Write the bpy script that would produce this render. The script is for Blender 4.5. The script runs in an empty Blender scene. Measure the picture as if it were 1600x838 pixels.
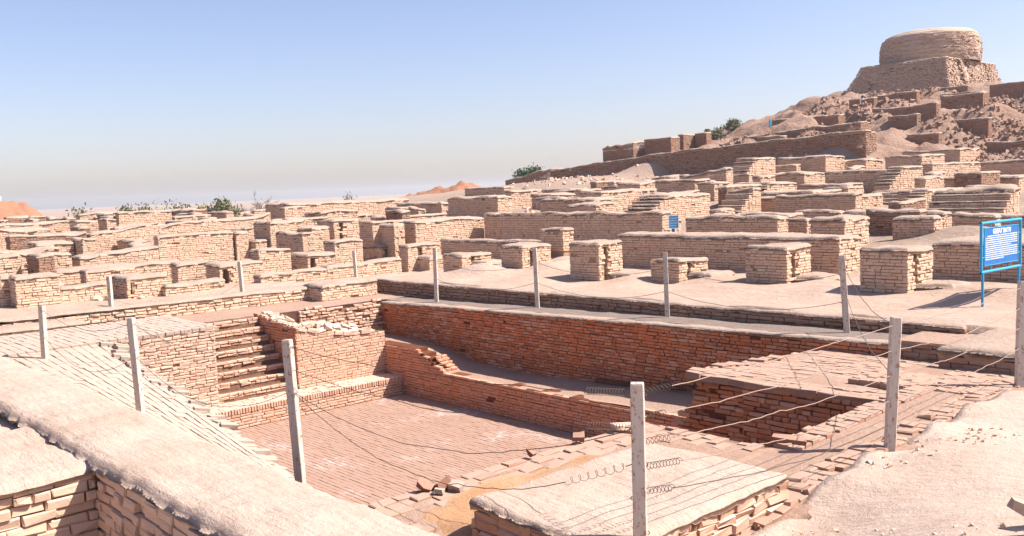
import bpy, math, random
import numpy as np
from mathutils import Matrix, Vector, Euler

random.seed(7)
rng = np.random.default_rng(11)
rad = math.radians
sc = bpy.context.scene

# ------------------------------------------------------------------ camera
CAM = (19.547, -13.640, 5.2)
RIGHT = Vector((0.67084, 0.74049, -0.04045))
DOWN = Vector((0.03653, -0.08747, -0.99550))
FWD = Vector((-0.74070, 0.66635, -0.08573))
cd = bpy.data.cameras.new('camera'); cam = bpy.data.objects.new('camera', cd)
sc.collection.objects.link(cam); sc.camera = cam
m = Matrix.Identity(4)
for i in range(3):
    m[i][0] = RIGHT[i]; m[i][1] = -DOWN[i]; m[i][2] = -FWD[i]; m[i][3] = CAM[i]
cam.matrix_world = m
cd.sensor_width = 36; cd.lens = 36 * 1439.8 / 1600; cd.clip_end = 6000; cd.clip_start = 0.1

# ------------------------------------------------------------------ sky and sun
SUN_AZ, SUN_EL = rad(45), rad(50)          # azimuth measured from +X towards +Y
sd = Vector((math.cos(SUN_EL) * math.cos(SUN_AZ), math.cos(SUN_EL) * math.sin(SUN_AZ), math.sin(SUN_EL)))
w = bpy.data.worlds.new('World'); sc.world = w; w.use_nodes = True
nt = w.node_tree; bg = nt.nodes['Background']
sky = nt.nodes.new('ShaderNodeTexSky'); sky.sky_type = 'NISHITA'; sky.sun_disc = False
sky.sun_elevation = SUN_EL; sky.sun_rotation = math.atan2(sd.x, sd.y)
sky.altitude = 0; sky.air_density = 1.0; sky.dust_density = 1.2; sky.ozone_density = 3.2
tint = nt.nodes.new('ShaderNodeMix'); tint.data_type = 'RGBA'; tint.blend_type = 'MULTIPLY'; tint.inputs[0].default_value = 1
tint.inputs[7].default_value = (1.14, .985, 1.04, 1)      # white balance of the picture
nt.links.new(sky.outputs[0], tint.inputs[6]); nt.links.new(tint.outputs[2], bg.inputs[0]); bg.inputs[1].default_value = 0.076
ld = bpy.data.lights.new('sun', 'SUN'); ld.energy = 4.6; ld.angle = rad(0.5); ld.color = (1.0, 0.955, 0.89)
sun = bpy.data.objects.new('sun', ld); sc.collection.objects.link(sun)
sun.rotation_euler = sd.to_track_quat('Z', 'Y').to_euler(); sun.location = (30, 20, 40)
vs = sc.view_settings
vs.view_transform = 'Standard'; vs.look = 'None'; vs.gamma = 1; vs.use_curve_mapping = False
vs.exposure = 1.22

# ------------------------------------------------------------------ noise helpers
def _h(ix, iy, s):
    n = (ix.astype(np.int64) * 374761393 + iy.astype(np.int64) * 668265263 + s * 982451653) & 0x7fffffff
    n = ((n ^ (n >> 13)) * 1274126177) & 0x7fffffff
    return ((n ^ (n >> 16)) & 0xffff) / 65535.0
def vnoise(x, y, s=0):
    x = np.asarray(x, float); y = np.asarray(y, float)
    ix = np.floor(x); iy = np.floor(y); fx = x - ix; fy = y - iy
    fx = fx * fx * (3 - 2 * fx); fy = fy * fy * (3 - 2 * fy)
    a = _h(ix, iy, s); b = _h(ix + 1, iy, s); c = _h(ix, iy + 1, s); d = _h(ix + 1, iy + 1, s)
    return (a + (b - a) * fx) * (1 - fy) + (c + (d - c) * fx) * fy - 0.5
def fbm(x, y, s=0, o=4):
    t = 0; a = 1.0; f = 1.0
    for i in range(o):
        t = t + a * vnoise(np.asarray(x) * f + 17.3 * i, np.asarray(y) * f - 9.1 * i, s + i); a *= 0.5; f *= 2.03
    return t

# ------------------------------------------------------------------ materials
def new_mat(name):
    mt = bpy.data.materials.new(name); mt.use_nodes = True
    n = mt.node_tree; b = n.nodes['Principled BSDF']
    b.inputs['Roughness'].default_value = 0.95
    b.inputs['Specular IOR Level'].default_value = 0.12
    return mt, n, b
def nd(n, t, **kw):
    x = n.nodes.new(t)
    for k, v in kw.items(): setattr(x, k, v)
    return x
def noise_node(n, scale, detail=5, rough=0.6, dim='3D'):
    x = nd(n, 'ShaderNodeTexNoise'); x.inputs['Scale'].default_value = scale
    x.inputs['Detail'].default_value = detail; x.inputs['Roughness'].default_value = rough
    return x
def ramp(n, fac, stops):
    r = nd(n, 'ShaderNodeValToRGB'); e = r.color_ramp.elements
    while len(e) < len(stops): e.new(0.5)
    for i, (p, c) in enumerate(stops):
        e[i].position = p; e[i].color = (*c, 1) if len(c) == 3 else c
    n.links.new(fac, r.inputs[0]); return r
def mix(n, fac, a, b, mode='MIX'):
    x = nd(n, 'ShaderNodeMix', data_type='RGBA', blend_type=mode)
    for i, v in ((0, fac), (6, a), (7, b)):
        if hasattr(v, 'links') or isinstance(v, bpy.types.NodeSocket): n.links.new(v, x.inputs[i])
        elif isinstance(v, (int, float)): x.inputs[i].default_value = v
        else: x.inputs[i].default_value = (*v, 1)
    return x.outputs[2]
def mathn(n, op, a, b=None, clamp=False):
    x = nd(n, 'ShaderNodeMath', operation=op, use_clamp=clamp)
    for i, v in enumerate((a, b)):
        if v is None: continue
        if isinstance(v, (int, float)): x.inputs[i].default_value = v
        else: n.links.new(v, x.inputs[i])
    return x.outputs[0]
def maprange(n, v, a, b, c=0.0, d=1.0):
    x = nd(n, 'ShaderNodeMapRange'); n.links.new(v, x.inputs[0])
    for i, q in enumerate((a, b, c, d)): x.inputs[i + 1].default_value = q
    return x.outputs[0]
def worldpos(n):
    g = nd(n, 'ShaderNodeNewGeometry'); return g.outputs['Position'], g
def bump(n, b, h, strength, dist):
    x = nd(n, 'ShaderNodeBump'); x.inputs['Strength'].default_value = strength; x.inputs['Distance'].default_value = dist
    n.links.new(h, x.inputs['Height']); n.links.new(x.outputs[0], b.inputs['Normal'])

def brick_mat(name, cols, stain, dust, dust_amt, bumpd=0.006, stain_scale=0.9, k_=.62):
    sc_ = lambda c: tuple(q * k_ for q in c)
    cols = [sc_(c) for c in cols]; stain = sc_(stain); dust = sc_(dust)
    """cols: stops picked per brick; stain: large-scale colour; dust lies on upward faces and in patches"""
    mt, n, b = new_mat(name)
    pos, g = worldpos(n)
    oi = nd(n, 'ShaderNodeObjectInfo')
    r = mathn(n, 'FRACT', mathn(n, 'ADD', g.outputs['Random Per Island'], oi.outputs['Random']))
    k = len(cols); rp = ramp(n, r, [(i / (k - 1), c) for i, c in enumerate(cols)])
    n1 = noise_node(n, stain_scale, 5); n.links.new(pos, n1.inputs['Vector'])
    c = mix(n, maprange(n, n1.outputs[0], 0.45, 0.72), rp.outputs[0], stain)
    n2 = noise_node(n, 14, 6, 0.7); n.links.new(pos, n2.inputs['Vector'])
    c = mix(n, maprange(n, n2.outputs[0], 0.35, 0.75, 0.0, 0.35), c, dust)
    n3 = noise_node(n, 2.6, 4); n.links.new(pos, n3.inputs['Vector'])
    sep = nd(n, 'ShaderNodeSeparateXYZ'); n.links.new(g.outputs['True Normal'], sep.inputs[0])
    up = maprange(n, sep.outputs[2], 0.25, 0.8, 0.0, 0.75)
    dd = mathn(n, 'MAXIMUM', up, maprange(n, n3.outputs[0], 0.5, 0.68, 0.0, dust_amt), True)
    c = mix(n, dd, c, dust)
    n.links.new(c, b.inputs['Base Color'])
    n4 = noise_node(n, 55, 6, 0.65); n.links.new(pos, n4.inputs['Vector'])
    hh = mathn(n, 'ADD', mathn(n, 'MULTIPLY', n2.outputs[0], 2.0), n4.outputs[0])
    bump(n, b, hh, 0.55, bumpd)
    return mt
def earth_mat(name, a, bcol, spots, bumpd=0.02, scale=1.0, streak=None, crack=0.0, k_=.62):
    a, bcol, spots = (tuple(q * k_ for q in c) for c in (a, bcol, spots))
    mt, n, b = new_mat(name)
    pos, g = worldpos(n)
    n1 = noise_node(n, 0.55 * scale, 6, 0.62); n.links.new(pos, n1.inputs['Vector'])
    c = mix(n, maprange(n, n1.outputs[0], 0.36, 0.66), a, bcol)
    n2 = noise_node(n, 5.5 * scale, 7, 0.68); n.links.new(pos, n2.inputs['Vector'])
    c = mix(n, maprange(n, n2.outputs[0], 0.5, 0.74, 0.0, 0.6), c, spots)
    n3 = noise_node(n, 42 * scale, 5, 0.7); n.links.new(pos, n3.inputs['Vector'])
    c = mix(n, maprange(n, n3.outputs[0], 0.55, 0.78, 0.0, 0.4), c, spots)
    n6 = noise_node(n, 130, 4, 0.7); n.links.new(pos, n6.inputs['Vector'])
    c = mix(n, maprange(n, n6.outputs[0], 0.60, 0.72, 0.0, 0.45), c, spots)
    n.links.new(c, b.inputs['Base Color'])
    h = mathn(n, 'ADD', mathn(n, 'MULTIPLY', n2.outputs[0], 3.0), n3.outputs[0])
    if streak:
        mp = nd(n, 'ShaderNodeMapping'); n.links.new(pos, mp.inputs[0])
        mp.inputs['Rotation'].default_value = (0, 0, streak[0]); mp.inputs['Scale'].default_value = streak[1]
        n5 = noise_node(n, 1.0, 5, 0.6); n.links.new(mp.outputs[0], n5.inputs['Vector'])
        h = mathn(n, 'ADD', h, mathn(n, 'MULTIPLY', n5.outputs[0], 3.0))
    if crack:
        v = nd(n, 'ShaderNodeTexVoronoi', feature='DISTANCE_TO_EDGE'); v.inputs['Scale'].default_value = 3.0
        nz = noise_node(n, 3, 3); n.links.new(pos, nz.inputs['Vector'])
        va = nd(n, 'ShaderNodeVectorMath', operation='ADD'); n.links.new(pos, va.inputs[0]); n.links.new(nz.outputs['Color'], va.inputs[1])
        n.links.new(va.outputs[0], v.inputs['Vector'])
        h = mathn(n, 'ADD', h, maprange(n, v.outputs['Distance'], 0.0, 0.03, 0.0, crack))
    bump(n, b, h, 0.7, bumpd)
    return mt

M = {}
M['tan'] = brick_mat('tan_brick', [(.56, .37, .25), (.61, .415, .29), (.51, .325, .215), (.65, .45, .325)], (.58, .375, .25), (.64, .465, .35), 0.5, k_=1)
M['tan_core'] = earth_mat('tan_joint_mud', (.37, .245, .165), (.43, .29, .20), (.30, .19, .125), 0.03, 2.0, k_=1)
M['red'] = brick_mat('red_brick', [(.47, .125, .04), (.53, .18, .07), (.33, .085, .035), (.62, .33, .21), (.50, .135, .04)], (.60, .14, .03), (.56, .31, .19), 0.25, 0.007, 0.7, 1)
M['red_core'] = earth_mat('red_joint_mud', (.15, .05, .025), (.20, .075, .04), (.10, .03, .016), 0.03, 2.0, k_=1)
M['rust'] = brick_mat('dusty_red_brick', [(.47, .26, .17), (.53, .33, .23), (.42, .22, .14), (.56, .37, .27)], (.52, .27, .16), (.60, .44, .34), 0.55, k_=.95)
M['redlow'] = brick_mat('smooth_red_brick', [(.52, .20, .105), (.57, .24, .135), (.47, .165, .08), (.60, .29, .18)], (.58, .205, .085), (.52, .33, .24), 0.4, 0.005, 0.8, 1)
M['plastered'] = brick_mat('plastered_orange_brick', [(.52, .30, .20), (.55, .33, .225), (.50, .28, .18), (.56, .35, .25)], (.56, .30, .18), (.58, .40, .30), 0.6, 0.005, 0.8, 1)
M['rustpale'] = brick_mat('dusty_pink_brick', [(.50, .32, .23), (.54, .37, .27), (.47, .29, .20), (.56, .40, .30)], (.52, .32, .22), (.58, .43, .33), 0.6, 0.008, 0.8, 1)
M['chunk'] = brick_mat('broken_red_brick', [(.26, .095, .055), (.32, .13, .08), (.22, .08, .05)], (.30, .11, .06), (.42, .27, .2), 0.25, 0.008, 2.0, .8)
M['pave_core'] = earth_mat('paving_dust', (.34, .205, .145), (.37, .23, .165), (.27, .15, .105), 0.01, 3.0, k_=.92)
M['pale_core'] = earth_mat('pale_paving_dust', (.33, .245, .19), (.38, .285, .22), (.27, .19, .145), 0.01, 3.0, k_=1)
M['rust_core'] = earth_mat('dusty_red_joint', (.22, .115, .07), (.28, .16, .105), (.17, .085, .05), 0.03, 2.0, k_=1)
M['pave'] = brick_mat('paving_brick', [(.56, .31, .21), (.60, .37, .26), (.51, .27, .175), (.61, .40, .295)], (.62, .31, .19), (.61, .42, .32), 0.3, 0.005, k_=.6)
M['pale'] = brick_mat('pale_paving_brick', [(.50, .375, .30), (.54, .41, .33), (.47, .34, .27), (.57, .44, .36)], (.52, .38, .29), (.60, .46, .365), 0.5, k_=.68)
M['mud'] = earth_mat('pale_mud_plaster', (.64, .475, .375), (.57, .405, .305), (.48, .33, .24), 0.03, 2.0, k_=.68)
M['mudwall'] = earth_mat('smooth_mud_plaster', (.70, .525, .42), (.60, .43, .33), (.50, .35, .26), 0.016, 1.5, (rad(80), (2.5, 14.0, 4.0)), 0.25, .68)
M['ground'] = earth_mat('dusty_ground', (.64, .465, .365), (.54, .37, .275), (.44, .295, .21), 0.03, 1.1, (rad(60), (.6, 3.0, 1.0)), 0.0, .72)
M['fore'] = earth_mat('trodden_dry_mud', (.70, .53, .425), (.62, .45, .35), (.50, .35, .26), 0.018, 1.2, (rad(35), (1.0, 4.0, 2.0)), 0.15, .73)
M['path'] = earth_mat('reddish_path_dirt', (.56, .375, .28), (.51, .32, .23), (.45, .28, .20), 0.02, 1.6, k_=.66)
M['slope'] = earth_mat('slope_dirt', (.50, .355, .27), (.55, .40, .31), (.40, .26, .19), 0.05, 0.8)
M['gravel'] = earth_mat('grey_gravel', (.40, .30, .245), (.46, .35, .29), (.28, .19, .15), 0.035, 3.2)
M['orange'] = earth_mat('orange_earth', (.62, .32, .165), (.58, .37, .23), (.48, .23, .11), 0.015, 2.6, k_=.7)
M['redhill'] = earth_mat('red_earth', (.56, .27, .16), (.52, .24, .14), (.44, .19, .11), 0.12, 0.3)
M['hill'] = earth_mat('hillside_rubble', (.50, .335, .25), (.42, .25, .18), (.34, .195, .135), 0.30, 0.35, k_=.82)
M['stupa'] = brick_mat('stupa_mud_brick', [(.42, .29, .21), (.47, .33, .245), (.38, .26, .185), (.50, .36, .27)], (.42, .28, .20), (.54, .40, .31), 0.35, 0.01, 0.3, 1)
M['stupa_core'] = earth_mat('stupa_mud', (.45, .33, .25), (.50, .37, .285), (.40, .28, .21), 0.06, 0.5, k_=1)
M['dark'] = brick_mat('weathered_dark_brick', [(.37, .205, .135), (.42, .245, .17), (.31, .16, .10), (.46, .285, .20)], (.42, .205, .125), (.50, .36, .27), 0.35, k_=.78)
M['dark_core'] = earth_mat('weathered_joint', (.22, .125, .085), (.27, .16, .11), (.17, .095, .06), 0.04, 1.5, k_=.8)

M['floor'] = brick_mat('bath_floor_brick', [(.58, .31, .215), (.62, .36, .255), (.54, .27, .18), (.63, .39, .285)], (.64, .31, .20), (.62, .40, .30), 0.35, 0.003, k_=.53)
_n = M['floor'].node_tree; _b = _n.nodes['Principled BSDF']; _src = _b.inputs['Base Color'].links[0].from_socket
_pos, _g = worldpos(_n); _a = noise_node(_n, 0.55, 3, 0.5); _n.links.new(_pos, _a.inputs['Vector']); _c = noise_node(_n, 6.0, 5, 0.7); _n.links.new(_pos, _c.inputs['Vector'])
_f = mathn(_n, 'MULTIPLY', maprange(_n, _a.outputs[0], 0.57, 0.70), maprange(_n, _c.outputs[0], 0.44, 0.62, 0.0, 0.65))
_n.links.new(mix(_n, _f, _src, (.52, .46, .42)), _b.inputs['Base Color'])

def plain(name, col, rough=0.6, spec=0.3, metal=0.0):
    mt, n, b = new_mat(name); b.inputs['Base Color'].default_value = (*col, 1)
    b.inputs['Roughness'].default_value = rough; b.inputs['Specular IOR Level'].default_value = spec; b.inputs['Metallic'].default_value = metal
    return mt, n, b
def paint_mat(name, col, rust, amount, rough=0.55):
    mt, n, b = plain(name, col, rough)
    tc = nd(n, 'ShaderNodeTexCoord')
    pos, g = worldpos(n)
    n1 = noise_node(n, 22, 6, 0.75); n.links.new(pos, n1.inputs['Vector'])
    mp = nd(n, 'ShaderNodeMapping'); n.links.new(pos, mp.inputs[0]); mp.inputs['Scale'].default_value = (34, 34, 6)
    n2 = noise_node(n, 1, 4, 0.6); n.links.new(mp.outputs[0], n2.inputs['Vector'])
    f = mathn(n, 'MULTIPLY', maprange(n, n1.outputs[0], 0.53, 0.58), maprange(n, n2.outputs[0], 0.46, 0.58))
    c = mix(n, maprange(n, n2.outputs[0], 0.4, 0.8, 0, 0.3), col, (col[0] * .62, col[1] * .56, col[2] * .5))
    c = mix(n, mathn(n, 'MULTIPLY', f, amount), c, rust)
    n.links.new(c, b.inputs['Base Color'])
    bump(n, b, f, 0.3, 0.003)
    return mt
M['post'] = paint_mat('chipped_white_paint', (.54, .46, .38), (.26, .10, .035), 0.95)
M['wire'] = plain('rusty_wire', (.10, .065, .05), 0.6, 0.3, 0.2)[0]
M['wirelight'] = plain('pale_wire', (.33, .23, .18), 0.6, 0.3)[0]
M['blue'] = paint_mat('blue_paint', (.015, .15, .44), (.3, .4, .5), 0.25, 0.4)
M['cyan'] = paint_mat('light_blue_paint', (.03, .34, .60), (.25, .30, .32), 0.4, 0.4)
M['white'] = plain('white_lettering', (.86, .88, .90), 0.5)[0]
M['leaf'] = brick_mat('leaf_green', [(.10, .115, .05), (.14, .15, .075), (.18, .175, .10)], (.12, .13, .06), (.2, .19, .12), 0.1, k_=1)
M['leafdeep'] = brick_mat('leaf_deep_green', [(.04, .085, .035), (.06, .11, .045), (.08, .13, .06)], (.05, .09, .04), (.09, .12, .06), 0.1, k_=1)
M['twig'] = brick_mat('dry_twig', [(.25, .20, .17), (.30, .24, .21), (.22, .17, .15)], (.26, .2, .17), (.33, .27, .24), 0.1)
M['skin'] = plain('skin', (.28, .16, .10), 0.6)[0]
M['cloth'] = plain('white_cotton', (.80, .80, .80), 0.9, 0.1)[0]
M['trouser'] = plain('dark_cotton', (.06, .06, .07), 0.9, 0.1)[0]
M['hair'] = plain('black_hair', (.015, .013, .012), 0.7)[0]
M['soot'] = plain('black_plastic', (.02, .02, .022), 0.6)[0]

# ------------------------------------------------------------------ object helpers
col = sc.collection
def link(o, parent=None):
    col.objects.link(o)
    if parent is not None: o.parent = parent
    return o
def tag(o, label=None, cat=None, group=None, kind=None):
    if label: o['label'] = label
    if cat: o['category'] = cat
    if group: o['group'] = group
    if kind: o['kind'] = kind
    return o
def wl(o):
    v = np.array(o.location, float)
    while o.parent is not None: o = o.parent; v = v + np.array(o.location)
    return v
def empty(name, loc, label=None, cat=None, group=None):
    o = bpy.data.objects.new(name, None); o.location = loc; o.empty_display_size = 0.2
    link(o); return tag(o, label, cat, group)
def fast_mesh(name, V, Q, mat=None, smooth=False):
    """V (n,3), Q (m,4) index quads"""
    me = bpy.data.meshes.new(name)
    V = np.asarray(V, np.float32); Q = np.asarray(Q, np.int32)
    me.vertices.add(len(V)); me.vertices.foreach_set('co', V.ravel())
    me.loops.add(Q.size); me.loops.foreach_set('vertex_index', Q.ravel())
    me.polygons.add(len(Q)); me.polygons.foreach_set('loop_start', np.arange(0, Q.size, Q.shape[1], dtype=np.int32))
    me.polygons.foreach_set('use_smooth', np.full(len(Q), bool(smooth)))
    me.update(calc_edges=True)
    if mat: me.materials.append(mat)
    return me
def meshobj(name, V, F, mat, parent=None, smooth=False):
    """general faces; V in world coordinates, shifted into the parent's frame"""
    V = np.asarray(V, float)
    if parent is not None: V = V - wl(parent)
    F = list(F)
    if len(F) and all(len(f) == 4 for f in F): me = fast_mesh(name, V, np.array(F), mat, smooth)
    else:
        me = bpy.data.meshes.new(name); me.from_pydata([tuple(v) for v in V], [], F); me.materials.append(mat)
        me.polygons.foreach_set('use_smooth', np.full(len(F), bool(smooth)))
    return link(bpy.data.objects.new(name, me), parent)
BOXF = [(0, 3, 2, 1), (4, 5, 6, 7), (0, 1, 5, 4), (1, 2, 6, 5), (2, 3, 7, 6), (3, 0, 4, 7)]
def box_vf(x0, x1, y0, y1, z0, z1):
    return [(x0, y0, z0), (x1, y0, z0), (x1, y1, z0), (x0, y1, z0), (x0, y0, z1), (x1, y0, z1), (x1, y1, z1), (x0, y1, z1)], BOXF
def boxes(name, bs, mat, parent):
    V = []; F = []
    for b in bs:
        v, f = box_vf(*b); k = len(V); V += v; F += [tuple(i + k for i in q) for q in f]
    return meshobj(name, V, F, mat, parent)
def grid_quads(nu, nv):
    i = np.arange(nu - 1)[:, None] * nv + np.arange(nv - 1)[None, :]
    return np.stack([i, i + nv, i + nv + 1, i + 1], -1).reshape(-1, 4)
def tube_vf(pts, r, n=6):
    pts = [Vector(p) for p in pts]; V = []; F = []
    ref = Vector((0, 0, 1))
    for i, p in enumerate(pts):
        t = (pts[min(i + 1, len(pts) - 1)] - pts[max(i - 1, 0)]).normalized()
        a = t.cross(ref)
        if a.length < 1e-3: a = t.cross(Vector((1, 0, 0)))
        a.normalize(); b = t.cross(a)
        rr = r(i / (len(pts) - 1)) if callable(r) else r
        for k in range(n):
            an = 2 * math.pi * k / n; V.append(tuple(p + a * (rr * math.cos(an)) + b * (rr * math.sin(an))))
    for i in range(len(pts) - 1):
        for k in range(n): F.append((i * n + k, i * n + (k + 1) % n, (i + 1) * n + (k + 1) % n, (i + 1) * n + k))
    return V, F
def tubes(name, lines, r, mat, parent, n=6):
    V = []; F = []
    for pts in lines:
        v, f = tube_vf(pts, r, n); k = len(V); V += v; F += [tuple(i + k for i in q) for q in f]
    return meshobj(name, V, F, mat, parent, True)

# ------------------------------------------------------------------ bricks
# local frame of a brick: x along its length, -y out of the face, z up
BQ = np.array([(0, 1, 5, 4), (1, 2, 6, 5), (2, 3, 7, 6), (3, 0, 4, 7),
               (4, 5, 9, 8), (5, 6, 10, 9), (6, 7, 11, 10), (7, 4, 8, 11), (8, 9, 10, 11)])
def brick_local(L, H, D, c, jit, r):
    """(N,12,3) vertices for arrays L,H"""
    L = np.asarray(L, float); H = np.asarray(H, float); N = len(L)
    sx = np.array([-1, 1, 1, -1] * 3) * 0.5; sz = np.array([-1, -1, 1, 1] * 3) * 0.5
    ins = np.array([0] * 8 + [1] * 4); yy = np.array([D] * 4 + [c * 0.9] * 4 + [0] * 4)
    V = np.zeros((N, 12, 3))
    V[:, :, 0] = sx * (L[:, None] - 2 * c * ins); V[:, :, 2] = sz * (H[:, None] - 2 * c * ins); V[:, :, 1] = yy
    j = r.normal(0, jit, (N, 12, 3)); j[:, :4] = 0
    return V + j
def euler_mats(rx, ry, rz):
    cx, sx, cy, sy, cz, sz = np.cos(rx), np.sin(rx), np.cos(ry), np.sin(ry), np.cos(rz), np.sin(rz)
    return np.stack([np.stack([cy * cz, sx * sy * cz - cx * sz, cx * sy * cz + sx * sz], -1),
                     np.stack([cy * sz, sx * sy * sz + cx * cz, cx * sy * sz - sx * cz], -1),
                     np.stack([-sy, sx * cy, cx * cy], -1)], -2)
LENS = [.08, .11, .14, .18, .22, .26, .30, .36, .44]
LIB = {}
def brick_mesh(mat, H, jit, c):
    key = (mat, round(H, 3), jit)
    if key not in LIB:
        d = {}
        for L in LENS:
            d[L] = [fast_mesh('brick', brick_local([L], [H], .10, c, jit, rng)[0], BQ, M[mat]) for _ in range(4)]
        LIB[key] = d
    return LIB[key]
TOTAL_BRICK_OBJECTS = 0
def lay(parent, items, mat, n_obj=300, jit=.004, c=.012, stuffname='brickwork'):
    """items rows: cx cy cz rx ry rz L H (c* = middle of the outer face, world). Largest-looking n_obj become objects, the rest one mesh."""
    global TOTAL_BRICK_OBJECTS
    if not len(items): return
    A = np.array(items, float)
    d = np.linalg.norm(A[:, :3] - np.array(CAM), axis=1)
    o = np.argsort(d / np.sqrt(A[:, 6] * A[:, 7])); A = A[o]
    n_obj = min(n_obj, len(A)); pl = wl(parent)
    if n_obj:
        for row in A[:n_obj]:
            Hc = max(.05, round(row[7] / .01) * .01); lib = brick_mesh(mat, Hc, jit, c)
            L = min(LENS, key=lambda q: abs(q - row[6]))
            ob = bpy.data.objects.new('brick', random.choice(lib[L]))
            ob.location = row[:3] - pl; ob.rotation_euler = row[3:6]
            ob.scale = (row[6] / L * random.choice((1, 1)), 1, row[7] / Hc)
            col.objects.link(ob); ob.parent = parent
        TOTAL_BRICK_OBJECTS += n_obj
    B = A[n_obj:]
    if len(B):
        V = brick_local(B[:, 6], B[:, 7], .10, c, jit, rng)
        R = euler_mats(B[:, 3], B[:, 4], B[:, 5])
        V = np.einsum('nij,nkj->nki', R, V) + (B[:, :3] - pl)[:, None, :]
        Q = (BQ[None] + 12 * np.arange(len(B))[:, None, None]).reshape(-1, 4)
        ob = link(bpy.data.objects.new(stuffname, fast_mesh(stuffname, V.reshape(-1, 3), Q, M[mat])), parent)
        ob['kind'] = 'stuff'

def face(ox, oy, oz, yaw, L, hf, ch=.08, bl=.27, gap=.014, proud=.010, miss=.012, ang=.006, skip=None, hdr=.25, z_lo=0.0, dh=.0):
    """courses of bricks on a wall face; (ox,oy,oz) lower-left corner seen from outside, yaw 0 faces -Y, pi/2 faces +X. hf(u) = wall height"""
    out = []; ux, uy = math.cos(yaw), math.sin(yaw); nx, ny = math.sin(yaw), -math.cos(yaw)
    us = np.linspace(0, L, 24); hmax = max(hf(u) for u in us)
    r = int(z_lo / ch)
    while (r + 1) * ch <= hmax + .02:
        z = r * ch; u = -random.random() * bl * .9
        wav = random.uniform(-.004, .004)
        while u < L - .03:
            b = bl * (random.uniform(.42, .58) if random.random() < hdr else random.uniform(.82, 1.15))
            a, e = max(u, 0), min(u + b, L)
            if L - e < .05: e = L
            u = u + b if e < L else L
            if e - a < .05: continue
            mid = (a + e) / 2
            if (z + ch * .75) > hf(mid) or random.random() < miss: continue
            if skip and skip(mid, z): continue
            p = random.gauss(0, proud)
            hh = ch - gap + random.uniform(-.006, .004)
            out.append((ox + ux * mid + nx * p, oy + uy * mid + ny * p, oz + z + ch / 2 + wav + random.uniform(-.004, .004), random.gauss(0, ang * 2), random.gauss(0, ang), yaw + random.gauss(0, ang * 2), e - a - gap, hh))
        r += 1
    return out
def paving(x0, x1, y0, y1, zf, along='x', bl=.28, bw=.14, gap=.012, zj=.004, inside=None, tilt=.01):
    out = []
    if along == 'x': U0, U1, V0, V1 = x0, x1, y0, y1
    else: U0, U1, V0, V1 = y0, y1, x0, x1
    v = V0
    while v < V1 - .02:
        u = U0 - random.random() * bl
        while u < U1 - .03:
            b = bl * random.uniform(.85, 1.12); a, e = max(u, U0), min(u + b, U1); u += b
            if e - a < .06: continue
            uu, vv = (a + e) / 2, v + bw / 2
            px, py = (uu, vv) if along == 'x' else (vv, uu)
            if inside and not inside(px, py): continue
            z = zf(px, py); s = .15
            gx = (zf(px + s, py) - zf(px - s, py)) / (2 * s); gy = (zf(px, py + s) - zf(px, py - s)) / (2 * s)
            if along == 'x': rx, ry, rz = -math.pi / 2 + math.atan(gy), -math.atan(gx), 0
            else: rx, ry, rz = -math.pi / 2 - math.atan(gx), -math.atan(gy), math.pi / 2
            out.append((px, py, z + random.uniform(-zj, zj), rx + random.gauss(0, tilt), ry + random.gauss(0, tilt), rz + random.gauss(0, .01), e - a - gap, bw - gap))
        v += bw
    return out

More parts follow.
